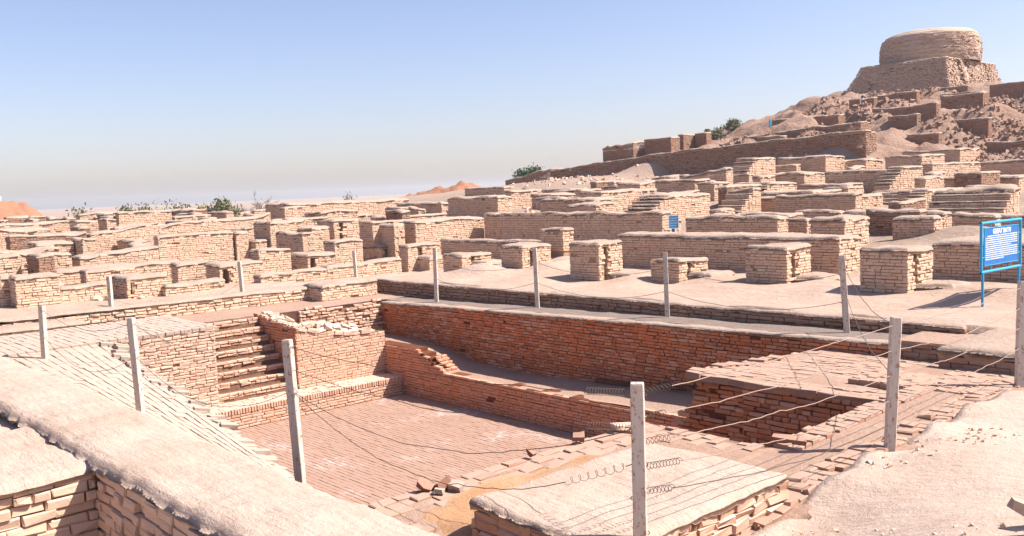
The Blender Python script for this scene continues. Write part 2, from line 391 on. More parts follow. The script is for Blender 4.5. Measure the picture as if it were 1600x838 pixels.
def cap(name, x0, x1, y0, y1, hf, mat, parent, over=.012, rnd=.10, res=.14, drip=.07, amp=.03, seed=0):
    """lumpy mud cap lying on a wall top: rounded edges, ragged drip along the rim. hf(x,y) world z"""
    x0 -= over; x1 += over; y0 -= over; y1 += over
    nu = max(4, min(420, int((x1 - x0) / res) + 2)); nv = max(4, min(150, int((y1 - y0) / res) + 2))
    xs = np.linspace(x0, x1, nu); ys = np.linspace(y0, y1, nv)
    ex = min(.35 * (x1 - x0), rnd); ey = min(.35 * (y1 - y0), rnd)
    xs = np.sort(np.concatenate([xs, [x0 + ex * .12, x0 + ex * .4, x1 - ex * .4, x1 - ex * .12]]))
    ys = np.sort(np.concatenate([ys, [y0 + ey * .12, y0 + ey * .4, y1 - ey * .4, y1 - ey * .12]]))
    nu, nv = len(xs), len(ys)
    X, Y = np.meshgrid(xs, ys, indexing='ij')
    e = np.minimum(np.minimum(X - x0, x1 - X), np.minimum(Y - y0, y1 - Y)); q = np.clip(1 - e / rnd, 0, 1)
    Z = hf(X, Y) + amp * fbm(X * 2.2, Y * 2.2, seed, 3) - rnd * .8 * (1 - np.sqrt(np.clip(1 - q * q, 0, 1)))
    jx = fbm(X * 5, Y * 5, seed + 5, 2) * .045; jy = fbm(X * 5 + 40, Y * 5, seed + 9, 2) * .045
    V = [np.stack([X + jx, Y + jy, Z], -1).reshape(-1, 3)]
    Q = [grid_quads(nu, nv)]
    idx = np.arange(nu * nv).reshape(nu, nv)
    ring = np.concatenate([idx[:, 0], idx[-1, 1:], idx[-2::-1, -1], idx[0, -2:0:-1]])
    rv = V[0][ring].copy(); k = len(ring)
    rv[:, 2] -= drip * (0.25 + 1.5 * np.abs(vnoise(rv[:, 0] * 7, rv[:, 1] * 7, seed + 31)) + rng.random(k) ** 2 * (.9 if res > .085 else .35))
    cxy = np.array([(x0 + x1) / 2, (y0 + y1) / 2]); dv = cxy - rv[:, :2]
    rv[:, 0] -= np.clip(rv[:, 0] - (x1 - over * .8), 0, 1) * .9 - np.clip(x0 + over * .8 - rv[:, 0], 0, 1) * .9
    rv[:, 1] -= np.clip(rv[:, 1] - (y1 - over * .8), 0, 1) * .9 - np.clip(y0 + over * .8 - rv[:, 1], 0, 1) * .9
    n0 = nu * nv; V.append(rv); a = np.arange(k)
    Q.append(np.stack([ring, n0 + a, n0 + (a + 1) % k, ring[(a + 1) % k]], -1)[:, ::-1])
    V = np.concatenate(V); Q = np.concatenate(Q)
    me = fast_mesh(name, V - wl(parent), Q, M[mat], True)
    return link(bpy.data.objects.new(name, me), parent)

# ------------------------------------------------------------------ where the ruined walls stand
# near corner x, y, ground z, length towards -X, depth towards +Y, height, distance from the photographer (metres)
BL = {
    'E1': (10.73, 5.53, 2.62, 1.07, 1.21, 0.99, 19.5),
    'E2': (7.5, 6.13, 2.6, 1.17, 1.12, 0.96, 22.3),
    'E3': (4.42, 5.93, 2.55, 0.98, 1.28, 0.6, 24.5),
    'E4': (2.13, 5.3, 2.52, 1.15, 1, 1.11, 25.7),
    'E5': (-1.7, 5.93, 2.58, 1.03, 1.27, 0.83, 29),
    'E6': (-4.82, 6, 2.58, 1.06, 1.33, 0.46, 31.4),
    'E7': (-8.73, 6.57, 2.58, 0.58, 1.36, 0.68, 34.6),
    'E8': (-10.74, 6.69, 2.58, 1.32, 0.83, 0.61, 36.2),
    'W1': (13.19, 8.73, 2.6, 3.32, 2.79, 0.77, 19.8),
    'W2': (7.66, 8.36, 2.55, 7.55, 1.15, 0.86, 23.7),
    'W3': (-1.67, 8.3, 2.6, 7.26, 0.25, 0.79, 30.6),
    'S1': (-0.37, 11.25, 3.32, 9.38, 0.74, 0.9, 31.5),
    'L1': (-10.08, 7.96, 3.26, 1, 3.57, 0.86, 36.5),
    'B1': (-10.23, 7.05, 3.32, 1.38, 0.34, 0.7, 36),
    'B2': (-11.22, 6.7, 3.33, 0.97, 0.15, 0.81, 36.5),
    'R1': (-1.59, 7.66, 3.45, 1.05, 0.21, 0.44, 30),
    'R17': (2.77, 14.03, 3.56, 2.07, 0.98, 0.43, 31),
    'R17b': (0.98, 12.77, 3.45, 0.42, 0.83, 0.81, 31.5),
    'R18': (6.82, 10.22, 3.22, 1.05, 1.4, 0.81, 25.5),
    'R19': (7.3, 13.78, 3.36, 1.68, 0.39, 0.76, 27.5),
    'R2': (-11.34, 13.45, 4.4, 3.59, 0.85, 0.51, 41),
    'R4': (-6.35, 14.47, 4.19, 1.7, 1.11, 0.29, 38),
    'R5': (-9.61, 18.37, 4.35, 1.4, 2.96, 0.6, 43),
    'R6': (-3.72, 15.88, 4.1, 1.49, 2.8, 0.62, 37),
    'R7': (-8.54, 24.11, 4.7, 2.48, 1.28, 0.64, 46),
    'R8': (-6.7, 23.15, 4.69, 0.97, 1.26, 0.46, 44),
    'R9': (-9.85, 28.69, 4.97, 3.15, 0.66, 0.8, 50),
    'R11': (-4.9, 25.15, 4.61, 2.13, 2.34, 0.4, 44),
    'R12': (-5.94, 29.99, 4.65, 2.17, 2.07, 0.76, 48),
    'R13': (-1.73, 30.17, 4.62, 3.15, 1.35, 0.81, 45),
    'R14': (-1.43, 22.95, 4.29, 3.09, 4.57, 0.3, 40),
    'R15': (1.98, 20.71, 3.97, 5.82, 1.69, 0.45, 36),
    'R16': (-1.16, 25.51, 4.39, 1.25, 1.48, 0.29, 41.5),
    'R20': (2.82, 23.14, 4.01, 0.6, 0.17, 0.46, 37),
    'R21': (4.14, 21.59, 3.91, 0.59, 3.35, 0.63, 35),
    'R21b': (4.75, 26.78, 3.94, 1.35, 2.11, 0.58, 38),
    'R22': (-1.48, 34.97, 4.81, 0.53, 6.22, 0.86, 48),
    'R23': (-4.11, 39.61, 5.2, 2.16, 3.1, 1.02, 53),
    'R24': (-0.64, 29.87, 4.6, 0.82, 2.07, 0.94, 44),
    'R25': (3.42, 32.88, 4.51, 3.53, 4.08, 0.36, 43),
    'R26': (3.74, 37.75, 4.63, 3.9, 1.92, 1.02, 46),
    'R28': (6.62, 21.33, 3.79, 0.86, 1.45, 0.34, 33),
    'R29': (-14.75, 20.19, 4.55, 1.55, 1.82, 0.33, 48),
    'R30': (-12.98, 25.18, 4.75, 1.61, 1.31, 0.55, 50),
    'R31': (-11.09, 33.38, 5.48, 1.32, 2.18, 0.97, 54),
    'R32': (-8.85, 37.39, 5.62, 3.24, 2.29, 0.8, 55),
    'R33': (-4.33, 45.46, 6.01, 3.62, 2.95, 0.55, 57),
    'U0': (-40.51, 45.64, 5, 6.31, 1.49, 1.97, 84),
    'U1': (-27.64, 46.74, 7.32, 2.81, 1.18, 1.55, 75),
    'U1b': (-30.67, 45.6, 7.17, 3.43, 1.48, 1.48, 76.5),
    'U1c': (-27.57, 51.46, 8.47, 1.19, 0.73, 0.86, 78),
    'U1d': (-28.87, 50, 8.33, 0.54, 1.78, 0.91, 78),
    'U2': (-12.93, 49.67, 7.98, 10.93, 1.43, 1.09, 66),
    'U3': (-17.08, 54.2, 9.1, 5.91, 1, 0.94, 72),
    'U4': (-8.74, 60.57, 9.9, 3.16, 1.11, 1.2, 70),
    'U5': (-6.81, 71.86, 10.98, 5.71, 6.52, 1.56, 76),
    'N1': (-4.3, 0.25, 2.1, 1.2, 1.94, 0.51, 27.2),
    'T1': (-15.28, 4.4, 3.11, 1.48, 1.48, 1.14, 38),
    'T2': (-12.61, 4.37, 3.04, 2.18, 0.54, 0.8, 36),
    'T3': (-14.14, 5.68, 3.17, 2.21, 0.82, 0.77, 38),
    'T4': (-10.89, 4.74, 2.74, 0.79, 1.26, 0.78, 35),
    'T5': (-10.02, 1.18, 2.61, 0.68, 1.24, 0.85, 32),
    'T6': (-9.78, 2.94, 2.55, 1.4, 1.14, 0.62, 33),
    'T7': (-17.02, 8.46, 3.06, 1.47, 1.34, 1.05, 42),
    'T8': (-20.96, 10.15, 3.52, 1.65, 2.14, 0.93, 46),
    'T9': (-29.31, 12.94, 4.05, 2.94, 8.66, 0.82, 54),
    'T10': (-20.16, 17.12, 4.15, 4.2, 0.66, 0.49, 50),
    'A1': (-15.24, -3.09, 2.79, 1.08, 2.83, 0.64, 33),
    'A2': (-15.85, -0.01, 2.93, 0.26, 3.04, 1.04, 35.5),
    'A3': (-15.74, 3.11, 2.83, 0.41, 0.53, 1.12, 37.5),
    'B': (-11.41, -4.11, 2.67, 0.63, 1.6, 0.51, 29.5),
    'Cc': (-8.48, -3.88, 2.41, 1.31, 1.22, 0.63, 27.5),
    'Dd': (-10.92, -1.33, 2.55, 0.6, 1.03, 0.67, 31),
    'Ee': (-9.51, -0.51, 2.53, 1.1, 1.57, 0.6, 30.5),
    'F': (-8.15, -6.96, 2.49, 0.65, 1.13, 0.9, 25.2),
    'F0': (-8.88, -7.17, 2.5, 2.41, 0.14, 0.84, 25.6),
    'G': (-14.4, -6.65, 2.9, 1.82, 1.43, 0.79, 30),
    'H': (-14.96, -4.27, 2.91, 0.38, 0.82, 0.74, 32),
    'J': (-25.57, -4, 3.37, 1.76, 2.85, 0.92, 40),
    'K': (-25.45, -0.87, 3.28, 0.38, 1.2, 0.7, 42),
    'Lr': (-21.3, -0.77, 3.22, 0.41, 2.91, 0.79, 39),
    'Lr2': (-21.37, 2.18, 3.42, 0.3, 5.45, 0.8, 41),
    'M1': (-40.14, 3.92, 4.09, 4.46, 0.29, 0.47, 56),
    'M2': (-35.52, 7.55, 4.12, 4.3, 0.66, 0.53, 55),
    'M3': (-36.99, 10.42, 4.13, 4.85, 0.96, 0.56, 58),
    'P1': (-8.42, -5.76, 2.44, 0.36, 1.41, 0.53, 26.2),
    'P2': (-8.22, -2.85, 2.35, 0.2, 1.91, 0.39, 28),
    'P3': (-8.14, 0.26, 2.48, 0.18, 2.48, 0.31, 30),
    'P4': (-8.44, 2.92, 2.47, 0.17, 3.14, 0.36, 32),
}

HILL = [(-20.5, 53.5, 10.0), (-19.5, 57.7, 10.9), (-18.3, 60.6, 11.0), (-16.5, 62.7, 11.6), (-15.5, 71.3, 12.3), (-13.9, 76.2, 12.9),
        (-8.2, 67.3, 10.9), (-5.1, 58.4, 8.0), (-10.2, 54.3, 8.8), (-10.4, 47.9, 7.8), (-7.0, 47.1, 6.7), (-3.4, 48.0, 6.3),
        (-24.3, 71.5, 13.0), (-27.6, 76.9, 13.6), (-24.1, 64.9, 12.3), (-23.4, 59.4, 10.7), (-21.6, 42.9, 5.5), (-20.8, 50.1, 8.8),
        (-27.4, 44.8, 7.0), (-31.7, 45.6, 6.5), (-20, 45.2, 7.4), (-15, 45.2, 7.7), (-11.4, 45.3, 7.8), (-15.9, 51.0, 8.7), (-16.6, 56.4, 10.4), (-12, 58, 9.9),
        (-13, 80, 12.6), (-15.5, 84, 12.6), (-21, 80, 15.5), (-28, 82, 13.2), (-28.5, 72, 12.4), (-30, 64, 10.8), (-32, 56, 9), (-21, 92, 13), (-12, 88, 12), (-5, 80, 12), (8, 70, 10),
        (-10, 43, 6.2), (-10, 41.5, 5.9), (-15, 43, 5.9), (-15, 41, 5.6), (-20, 43, 5.6), (-20, 41, 5.3), (-25, 43, 5.3), (-25, 41, 5.0), (-32, 43, 5.0), (-38, 43, 4.9), (-45, 42, 4.7), (-50, 48, 5), (6, 50, 7), (12, 40, 5.2), (16, 30, 4.4)]
PLAIN = [(15.4, -1, 2.44), (15.4, -4, 2.42), (15.4, -5.4, 2.36), (15.4, -6.5, 2.26), (15.5, -8, 2.26), (15.9, -7.2, 2.42), (16.5, -4.9, 2.66), (17.3, -7.3, 2.95), (17.8, -8.4, 3.15), (19.5, -13.6, 3.6),
         (16.2, -9, 2.75), (16.5, -1.5, 2.55), (17, 2, 2.6), (18.5, -5, 3.0), (21, -9, 3.5), (22, -2, 3.1), (24, 5, 3.0), (19, 5, 2.7), (25, -16, 3.8), (15, -13.5, 3.0), (15.5, -11.5, 2.9),
         (-6, -3, 2.38), (-6, -8, 2.38), (-6, 1, 2.4), (-7.6, -6, 2.42), (-7.6, -2, 2.38), (-7.6, 2, 2.42), (-7, 4, 2.5), (-6, -12, 2.4), (-10, -12, 2.5), (-18, -12, 2.8),
         (0, -12, 2.75), (5, -12, 2.85), (10, -12, 2.9), (8, -15, 2.8), (0, -18, 2.5), (10, -22, 2.6), (-12, -20, 2.4), (22, -25, 3.0),
         (-46, 0, 3.3), (-46, 10, 3.3), (-44, 20, 3.4), (-60, 0, 3.0), (-60, 15, 3.0), (-55, 25, 3.2), (-50, 35, 3.6), (-45, -10, 3.2), (-30, -15, 2.8), (-80, 0, 2.4), (-85, 30, 2.6), (-75, 55, 3.2),
         (-110, 10, 1.0), (-110, 60, 1.5), (-70, 90, 3), (-40, 110, 6), (0, 110, 8), (40, 80, 8), (40, 40, 5), (40, 0, 3.2), (40, -40, 2.5), (0, -60, 1.5), (-60, -50, 1.5), (-110, -40, 0.5)]
for xx in range(-4, 15, 2): PLAIN += [(xx, 3.2, 2.50), (xx, 4.4, 2.55)]
for xx in range(-6, 15, 2): PLAIN += [(xx, 7.2, 2.66)]
low = lambda v: v[2] - (.42 if v[6] > 30.5 else 0)
ANCH = [(v[0], v[1], low(v)) for v in BL.values()] + [(v[0] - v[3], v[1], low(v)) for v in BL.values()] + [(v[0], v[1] + v[4], low(v)) for v in BL.values()] + HILL + PLAIN
AN = np.array([a for a in ANCH if not (a[0] > -4.9 and a[0] < 15.1 and a[1] < 2.6 and a[1] > -10.4)])
def ground_z(x, y):
    x = np.asarray(x, float); y = np.asarray(y, float); shp = x.shape
    x = x.ravel(); y = y.ravel(); out = np.zeros(len(x))
    for i in range(0, len(x), 4000):
        d2 = (x[i:i + 4000, None] - AN[None, :, 0]) ** 2 + (y[i:i + 4000, None] - AN[None, :, 1]) ** 2 + .6
        wt = d2 ** -1.7; out[i:i + 4000] = (wt * AN[None, :, 2]).sum(1) / wt.sum(1)
    far = np.clip((np.hypot(x + 20, y - 25) - 105) / 60, 0, 1)
    out = out * (1 - far) + 0.5 * far
    rough = np.clip((y - 45.2) / 3, 0, 1) * np.clip((out - 4.5) / 2, 0, 1) * (1 - far)
    out = out + fbm(x * .35, y * .35, 3, 5) * .9 * rough + fbm(x * .9, y * .9, 8, 4) * .55 * rough + fbm(x * .7, y * .7, 5, 4) * .10
    out = out + rough * np.clip((x + 25) / 4, 0, 1) * np.clip((64 - y) / 5, 0, 1) * (.35 - 2.4 * np.abs(vnoise(x * .42, y * .42, 61))) * .9
    return out.reshape(shp)

# ------------------------------------------------------------------ ground
def lines(lo, hi, fine, a, b, extra):
    c = list(np.arange(a, b + 1e-6, fine)); s = fine; x = b
    while x < hi: s *= 1.10; s = min(s, 40 if x > 130 else 1.6 + max(0, x - 60) * .1); x += s; c.append(x)
    s = fine; x = a
    while x > lo: s *= 1.10; s = min(s, 40 if x < -130 else 1.3 + max(0, -x - 70) * .1); x -= s; c.append(x)
    c = [q for q in c if all(abs(q - e) > .03 for e in extra)] + list(extra)
    return np.array(sorted(c))
GX = lines(-2500, 2500, .22, -12, 20, [-5.20, -5.16, 15.16, 15.20, 11.10, 11.14, 15.0, 15.04, 15.4, 15.55])
GY = lines(-2500, 2500, .22, -14, 12, [-10.55, -10.51, 2.66, 2.70, -11.0, -11.04])
# the excavated hill keeps a finer mesh
GX = np.array(sorted(set(np.round(np.concatenate([GX, np.arange(-40, -12, .55)]), 3)))); GY = np.array(sorted(set(np.round(np.concatenate([GY, np.arange(12, 92, .6)]), 3))))
XX, YY = np.meshgrid(GX, GY, indexing='ij')
ZZ = ground_z(XX, YY)
edge = np.clip((15.75 - XX) / .5, 0, 1) * ((XX > 15.18) & (YY < .2) & (YY > -9.5)); ZZ = ZZ - edge * (.06 + .22 * fbm(XX * 1.9, YY * 1.9, 55, 4))
for (bx, by, br, bh) in [(-2.9, 5.1, .7, .26), (-2.2, 4.9, .5, .18), (8.2, 6.6, .5, .10), (11.6, 6.3, .6, .14), (2.9, 5.9, .5, .12), (-.9, 6.4, .6, .12), (5.1, 6.5, .6, .10), (9.0, 5.6, .7, .10), (12.6, 6.2, .6, .12), (-4.0, 6.5, .5, .10), (6.2, 5.0, .9, .06), (0.5, 4.6, 1.0, .06), (16.5, -6.8, .5, .06), (15.35, -7.6, .75, -.22), (15.3, -6.6, .5, -.1), (9.5, 12.5, 1.6, .5), (12.0, 15, 2.2, .6), (8.5, 10.2, 1.2, .35)]:
    ZZ = ZZ + bh * np.exp(-((XX - bx) ** 2 + (YY - by) ** 2) / (br * br))
hole = (XX > -5.18) & (XX < 15.18) & (YY > -10.53) & (YY < 2.68); ZZ[hole] = -.7
pit = (XX > 11.12) & (XX < 15.02) & (YY < -11.02) & (YY > -15.5); ZZ[pit] = 1.85
me = fast_mesh('ground', np.stack([XX, YY, ZZ], -1).reshape(-1, 3), grid_quads(len(GX), len(GY)), M['fore'], True)
me.materials.append(M['ground']); me.materials.append(M['hill']); me.materials.append(M['slope'])
cx = (XX[:-1, :-1] + XX[1:, 1:]) / 2; cy = (YY[:-1, :-1] + YY[1:, 1:]) / 2; cz = (ZZ[:-1, :-1] + ZZ[1:, 1:]) / 2
mi = np.ones(cx.shape, np.int32); mi[(cx > 14) & (cy < 2)] = 0; mi[(cy < -10) & (cx > -4)] = 0
mi[(cy > 10.5) | (cx < -9.5)] = 3; mi[(cy > 44.5) & (cz > 5.6)] = 2
me.polygons.foreach_set('material_index', mi.ravel())
tag(link(bpy.data.objects.new('ground', me)), kind='structure')

# ------------------------------------------------------------------ helpers for the bath
def sheet(name, xs, ys, zf, mat, thick=.5, noise=.02, seed=0, parent=None, kind='structure', sc_=1.5):
    X, Y = np.meshgrid(xs, ys, indexing='ij'); Z = zf(X, Y) + noise * fbm(X * sc_, Y * sc_, seed, 4)
    V = np.stack([X, Y, Z], -1).reshape(-1, 3); n = len(V); nu, nv = X.shape
    idx = np.arange(n).reshape(nu, nv); ring = np.concatenate([idx[:, 0], idx[-1, 1:], idx[-2::-1, -1], idx[0, -2:0:-1]]); k = len(ring)
    B = V[ring].copy(); B[:, 2] -= thick; a = np.arange(k)
    Q = np.concatenate([grid_quads(nu, nv), np.stack([ring, n + a, n + (a + 1) % k, ring[(a + 1) % k]], -1)[:, ::-1]])
    o = meshobj(name, np.concatenate([V, B]), Q, M[mat], parent, True)
    if kind: o['kind'] = kind
    return o
ar = lambda a, b, s: np.linspace(a, b, max(2, int(round((b - a) / s)) + 1))
zt = lambda x: 2.05 + (np.asarray(x) + 2.9) * .0166       # top of the long east wall, rising towards the near end

# floor of the bath
fl = boxes('bath_floor', [(-.2, 12.2, -7.2, .2, -.5, -.0035)], M['pave_core'], None); fl['kind'] = 'structure'
lay(fl, paving(0.02, 12.0, -7.0, 0, lambda x, y: 0.004, 'x', .27, .10, .006, .003), 'floor' if 'floor' in M else 'pave', 300, .0015, .004, 'paving_bricks')

# bench at the foot of the far stairs, with a course of bricks on edge
t = empty('bath_bench', (-.4, -3.5, 0), 'low brick bench with a top row of bricks on edge below the far stairs', 'bench')
boxes('mud_core', [(-.95, -.02, -7.1, -.03, -.1, .455)], M['rust_core'], t)
it = face(0, -7.05, 0, math.pi / 2, 7.0, lambda u: .345, .068, .27, .010, .005, .0, .004)
y = -7.05
while y < -.06:
    ww = random.uniform(.062, .074); it.append((.012 + random.gauss(0, .005), y + ww / 2, .41, random.gauss(0, .02), random.gauss(0, .03), math.pi / 2, ww - .012, .125)); y += ww
lay(t, it, 'rust', 300, .003, .010)
lay(t, paving(-.9, -.13, -7.05, -.05, lambda x, y: .462, 'y', .28, .14, .012, .006), 'rust', 0, .003, .008, 'top_bricks')
boxes('bench_end', [(-.6, -.0, -.03, -.005, -.1, .47)], M['rust'], t)

# lower east wall
def h_low(x): return 1.24 if x < .55 else 1.15 if x < .9 else 1.06 if x < 1.15 else .97 if x < 1.3 else .88 if x < 1.47 else .80 if x < 1.62 else .735 + .008 * max(0, x - 3)
t = empty('bath_wall', (5.5, .25, 0), 'low smooth red brick wall rising from the bath floor to the dirt ledge', 'wall')
xs_ = [-1.2, .55, .9, 1.15, 1.3, 1.47, 1.62, 4, 6, 8, 10, 12.2]
boxes('mud_core', [(a, b, .022, .42, -.2, h_low((a + b) / 2) - .012) for a, b in zip(xs_[:-1], xs_[1:])], M['red_core'], t)
lay(t, face(-1.15, 0, 0, 0, 13.3, lambda u: h_low(u - 1.15) + .02, .0675, .27, .009, .004, .008, .004, hdr=.3), 'redlow' if 'redlow' in M else 'red', 300, .003, .009)

# dirt ledge between the two east walls
LX = [-3, -2.9, -1.6, .13, 1.18, 2.67, 4, 5.9, 7.7, 9, 10.2, 11.2, 12.5]; LB = [1.16, 1.15, 1.14, .99, .76, .68, .72, .79, .9, .98, 1.1, 1.35, 1.6]; LF = [1.25, 1.25, 1.25, 1.22, 1.03, .735, .735, .755, .78, .82, .9, 1.1, 1.4]
def ledge_z(X, Y):
    tt = np.clip(Y / 1.4, 0, 1); f = np.interp(X, [-3, .3, .9, 1.3, 1.75, 2.6, 12.5], [1.235, 1.2, 1.08, .9, .725, .725, .81])
    f = np.where(X > 9.6, f + (X - 9.6) * .12, f)
    return f * (1 - tt) + np.interp(X, LX, LB) * tt
sheet('dirt_ledge', ar(-3, 11.3, .12), ar(.10, 1.46, .10), ledge_z, 'path', .8, .03, 4)
it = []
for i in range(5):      # brick treads showing through the dirt at the break of the low wall
    zz = .76 + i * .066; it += face(1.66 - i * .10, .14, zz, math.pi / 2, .36, lambda u: .066, .066, .25, .012, .01, .1, .02)
t2 = empty('broken_step', (1.5, .4, .7), 'few worn brick steps poking out of the dirt ledge', 'step')
lay(t2, it, 'redlow', 60, .005, .007)

# upper east wall
t = empty('bath_wall', (5.5, 1.65, .5), 'tall dark red brick wall in shade along the far long side of the bath', 'wall')
boxes('mud_core', [(a, a + 1.9, 1.435, 2.0, .2, zt(a + .9) - .035) for a in np.arange(-3.0, 14.2, 1.9)], M['red_core'], t)
it = face(-2.95, 1.4, .55, 0, 17.1, lambda u: zt(u - 2.95) - .55 + .015, .069, .245, .012, .008, .006, .006, hdr=.35)
lay(t, it, 'red', 300, .003, .008)
cap('mud_edge', -2.95, 14.1, 1.395, 1.75, lambda X, Y: zt(X) + .03, 'mud', t, .012, .05, .13, .035, .02, 3)

# gravel walk and low wall beyond it
sheet('gravel_walk', ar(-5.1, 13.9, .2), ar(1.62, 2.75, .14), lambda X, Y: zt(X) + .028, 'gravel', .5, .035, 6)
t = empty('terrace_wall', (4, 2.7, 2.1), 'knee-high brick retaining wall edging the terrace behind the gravel walk', 'wall')
boxes('mud_core', [(a, a + 1.8, 2.585, 3.0, 1.8, 2.44) for a in np.arange(-4.9, 13.0, 1.8)], M['dark_core'], t)
lay(t, face(-4.9, 2.55, 2.06, 0, 18.0, lambda u: .44, .088, .28, .016, .012, .012, .012, skip=lambda u, z: z + .04 < (zt(u - 4.9) - 2.09)), 'dark', 300, .007, .014)
cap('mud_cap', -4.9, 13.05, 2.56, 3.3, lambda X, Y: 2.535 + .0 * X, 'mud', t, .02, .06, .10, .06, .03, 9)

# far (north) landing and its edge wall
sheet('far_landing', ar(-5.3, -3.02, .15), ar(-4.7, 2.75, .15), lambda X, Y: 2.11 + 0 * X, 'path', .5, .03, 8)
t = empty('terrace_wall', (-5.2, -6, 2.1), 'low mud-topped brick wall running left behind the far stairs', 'wall')
boxes('mud_core', [(-5.6, -5.14, -16, .3, 1.8, 2.44)], M['tan_core'], t)
lay(t, face(-5.1, -16, 2.1, math.pi / 2, 16.3, lambda u: .40, .085, .29, .018, .012, .02, .012), 'tan', 150, .007, .014)
cap('mud_cap', -5.9, -5.1, -16, .3, lambda X, Y: 2.52 - Y * .006, 'mud', t, .02, .09, .14, .06, .04, 12)
t = empty('terrace_wall', (-4.1, -9, 2.0), 'short mud-topped kerb wall at the left edge before the brick paving', 'wall')
boxes('mud_core', [(-4.6, -3.94, -14, -6.5, 1.7, 2.36)], M['tan_core'], t)
lay(t, face(-3.9, -14, 2.1, math.pi / 2, 7.5, lambda u: .28, .085, .29, .018, .012, .02, .012), 'tan', 60, .007, .014)
cap('mud_cap', -4.9, -3.9, -14, -6.5, lambda X, Y: 2.43 + 0 * X, 'mud', t, .02, .09, .14, .06, .04, 14)

# far staircase
t = empty('staircase', (-2, -3.6, .46), 'flight of worn brick steps descending into the far end of the bath', 'staircase')
NS, RZ, RN = 8, .2075, .262
for k in range(NS):
    z0 = .46 + RZ * k; xr = -.85 - RN * k
    st = boxes('step', [(xr - RN - .3, xr - .02, -4.68, -2.58, z0 - .25, z0 + RZ - .012)], M['rust_core'], t)
    it = face(xr, -4.66, z0, math.pi / 2, 2.04, lambda u: RZ + .02, RZ / 3, .265, .012, .012, .02, .012)
    it = [(i[0] - (.05 if i[2] < z0 + RZ * .34 else 0) + (.015 if i[2] > z0 + RZ * .67 else 0),) + i[1:] for i in it]
    lay(st, it, 'rust', 60, .006, .010)

# north-east corner block beside the stairs
def ne_z(X, Y):
    a = np.clip((np.asarray(X) + .8) / -2.1, 0, 1); b = np.clip((np.asarray(Y) + 2.55) / 2.5, 0, 1)
    return (1.98 * (1 - a) + 2.20 * a) * (1 - b) + (1.62 * (1 - a) + 1.45 * a) * b - .06 * np.sin(b * 3.1)
t = empty('corner_block', (-1.8, -1.3, .46), 'smooth plastered red block right of the far stairs with a broken sloping top', 'ruin')
sheet('mud_core', ar(-3.0, -.83, .11), ar(-2.56, .05, .11), lambda X, Y: ne_z(X, Y) - .03, 'rust_core', 1.9, .05, 21, t, None, 3)
lay(t, face(-.8, -2.58, .46, math.pi / 2, 2.6, lambda u: float(ne_z(-.8, -2.55 + u)) - .46, .07, .27, .007, .0035, .0, .003), 'plastered' if 'plastered' in M else 'rust', 300, .003, .008)
lay(t, face(-2.98, -2.60, .46, 0, 2.18, lambda u: float(ne_z(-2.95 + u, -2.55)) - .46, .07, .27, .008, .006, .01, .006, z_lo=.1), 'redlow' if 'redlow' in M else 'red', 120, .004, .008)
lay(t, paving(-3.0, -.83, -2.58, -.2, lambda x, y: float(ne_z(x, y)) + .01 + .10 * (float(vnoise(x * 2.3, y * 2.3, 4)) > .12), 'y', .27, .16, .02, .03, lambda x, y: random.random() > .12, .06), 'rustpale', 130, .008, .010)
t = empty('corner_wall', (-3.1, .1, 1), 'crumbling stub of brick wall closing the far corner beneath the square mud block', 'wall')
boxes('mud_core', [(-3.5, -2.95, -1.3, 1.42, .8, 2.02)], M['rust_core'], t)
lay(t, face(-2.9, -1.3, 1.0, math.pi / 2, 2.7, lambda u: 1.12 + .06 * math.sin(u * 3), .084, .27, .018, .02, .04, .02), 'rust', 200, .008, .014)

# north-west corner block, its paved top and the paved ramp along the near long side
t = empty('corner_block', (-1.5, -6, .46), 'eroded pale brick block left of the far stairs with rough plastered face', 'ruin')
boxes('mud_core', [(-3.2, -.785, -7.3, -4.72, 0, 2.28)], M['tan_core'], t)
lay(t, face(-.75, -7.2, .46, math.pi / 2, 2.52, lambda u: 1.86, .07, .25, .010, .007, .01, .010), 'rustpale' if 'rustpale' in M else 'rust', 300, .005, .010)
def ramp_z(x, y):
    t_ = np.clip((np.asarray(y) + 7) / -1.9, 0, 1); xx = np.maximum(np.asarray(x), -.9)
    zp = 2.30 - .175 * (xx + .9); zq = 2.28 - .03 * (xx + .9)
    return zp * (1 - t_) + zq * t_
PV = empty('paved_ramp', (1, -8, 1.5), 'sloping brick-paved top of the collapsed near-side bath wall at left', 'paving')
sheet('mud_core', ar(-4.0, 8.6, .2), ar(-9.2, -6.98, .2), lambda X, Y: ramp_z(X, Y) - .028, 'pale_core', 2.2, .01, 30, PV, None)
sheet('mud_core', ar(-4.0, -.8, .2), ar(-7.0, -4.68, .2), lambda X, Y: 2.297 + 0 * X, 'pale_core', .4, .01, 30, PV, None)
rz = lambda x, y: float(ramp_z(x, y)) + .02 * float(vnoise(x * .9, y * .9, 7))
it = paving(-.8, 8.5, -9.15, -7.0, rz, 'x', .31, .17, .012, .006, None, .012) + paving(-3.9, -.76, -9.15, -4.68, lambda x, y: 2.312 + .015 * float(vnoise(x, y, 2)), 'x', .31, .17, .012, .005, None, .010)
it += face(-.74, -7.15, 2.25, math.pi / 2, 2.45, lambda u: .1, .085, .17, .01, .012, .0, .01)
lay(PV, it, 'pale', 300, .003, .005, 'paving_bricks')
it = []
for i in range(58):      # ragged upper edge bricks stepping down beside the stairs
    x = -.6 + i * .125; it.append((x, -7.02 + random.uniform(-.16, .10), rz(x, -7) + random.uniform(.0, .07), -math.pi / 2 + random.gauss(0, .06), .17, math.pi / 2 + random.gauss(0, .12), .27, .15))
lay(PV, it, 'pale', 58, .006, .008)
sheet('near_walk', ar(-5, 12.2, .25), ar(-10.4, -9.1, .2), lambda X, Y: 2.15 + 0 * X, 'mud', .5, .04, 33)

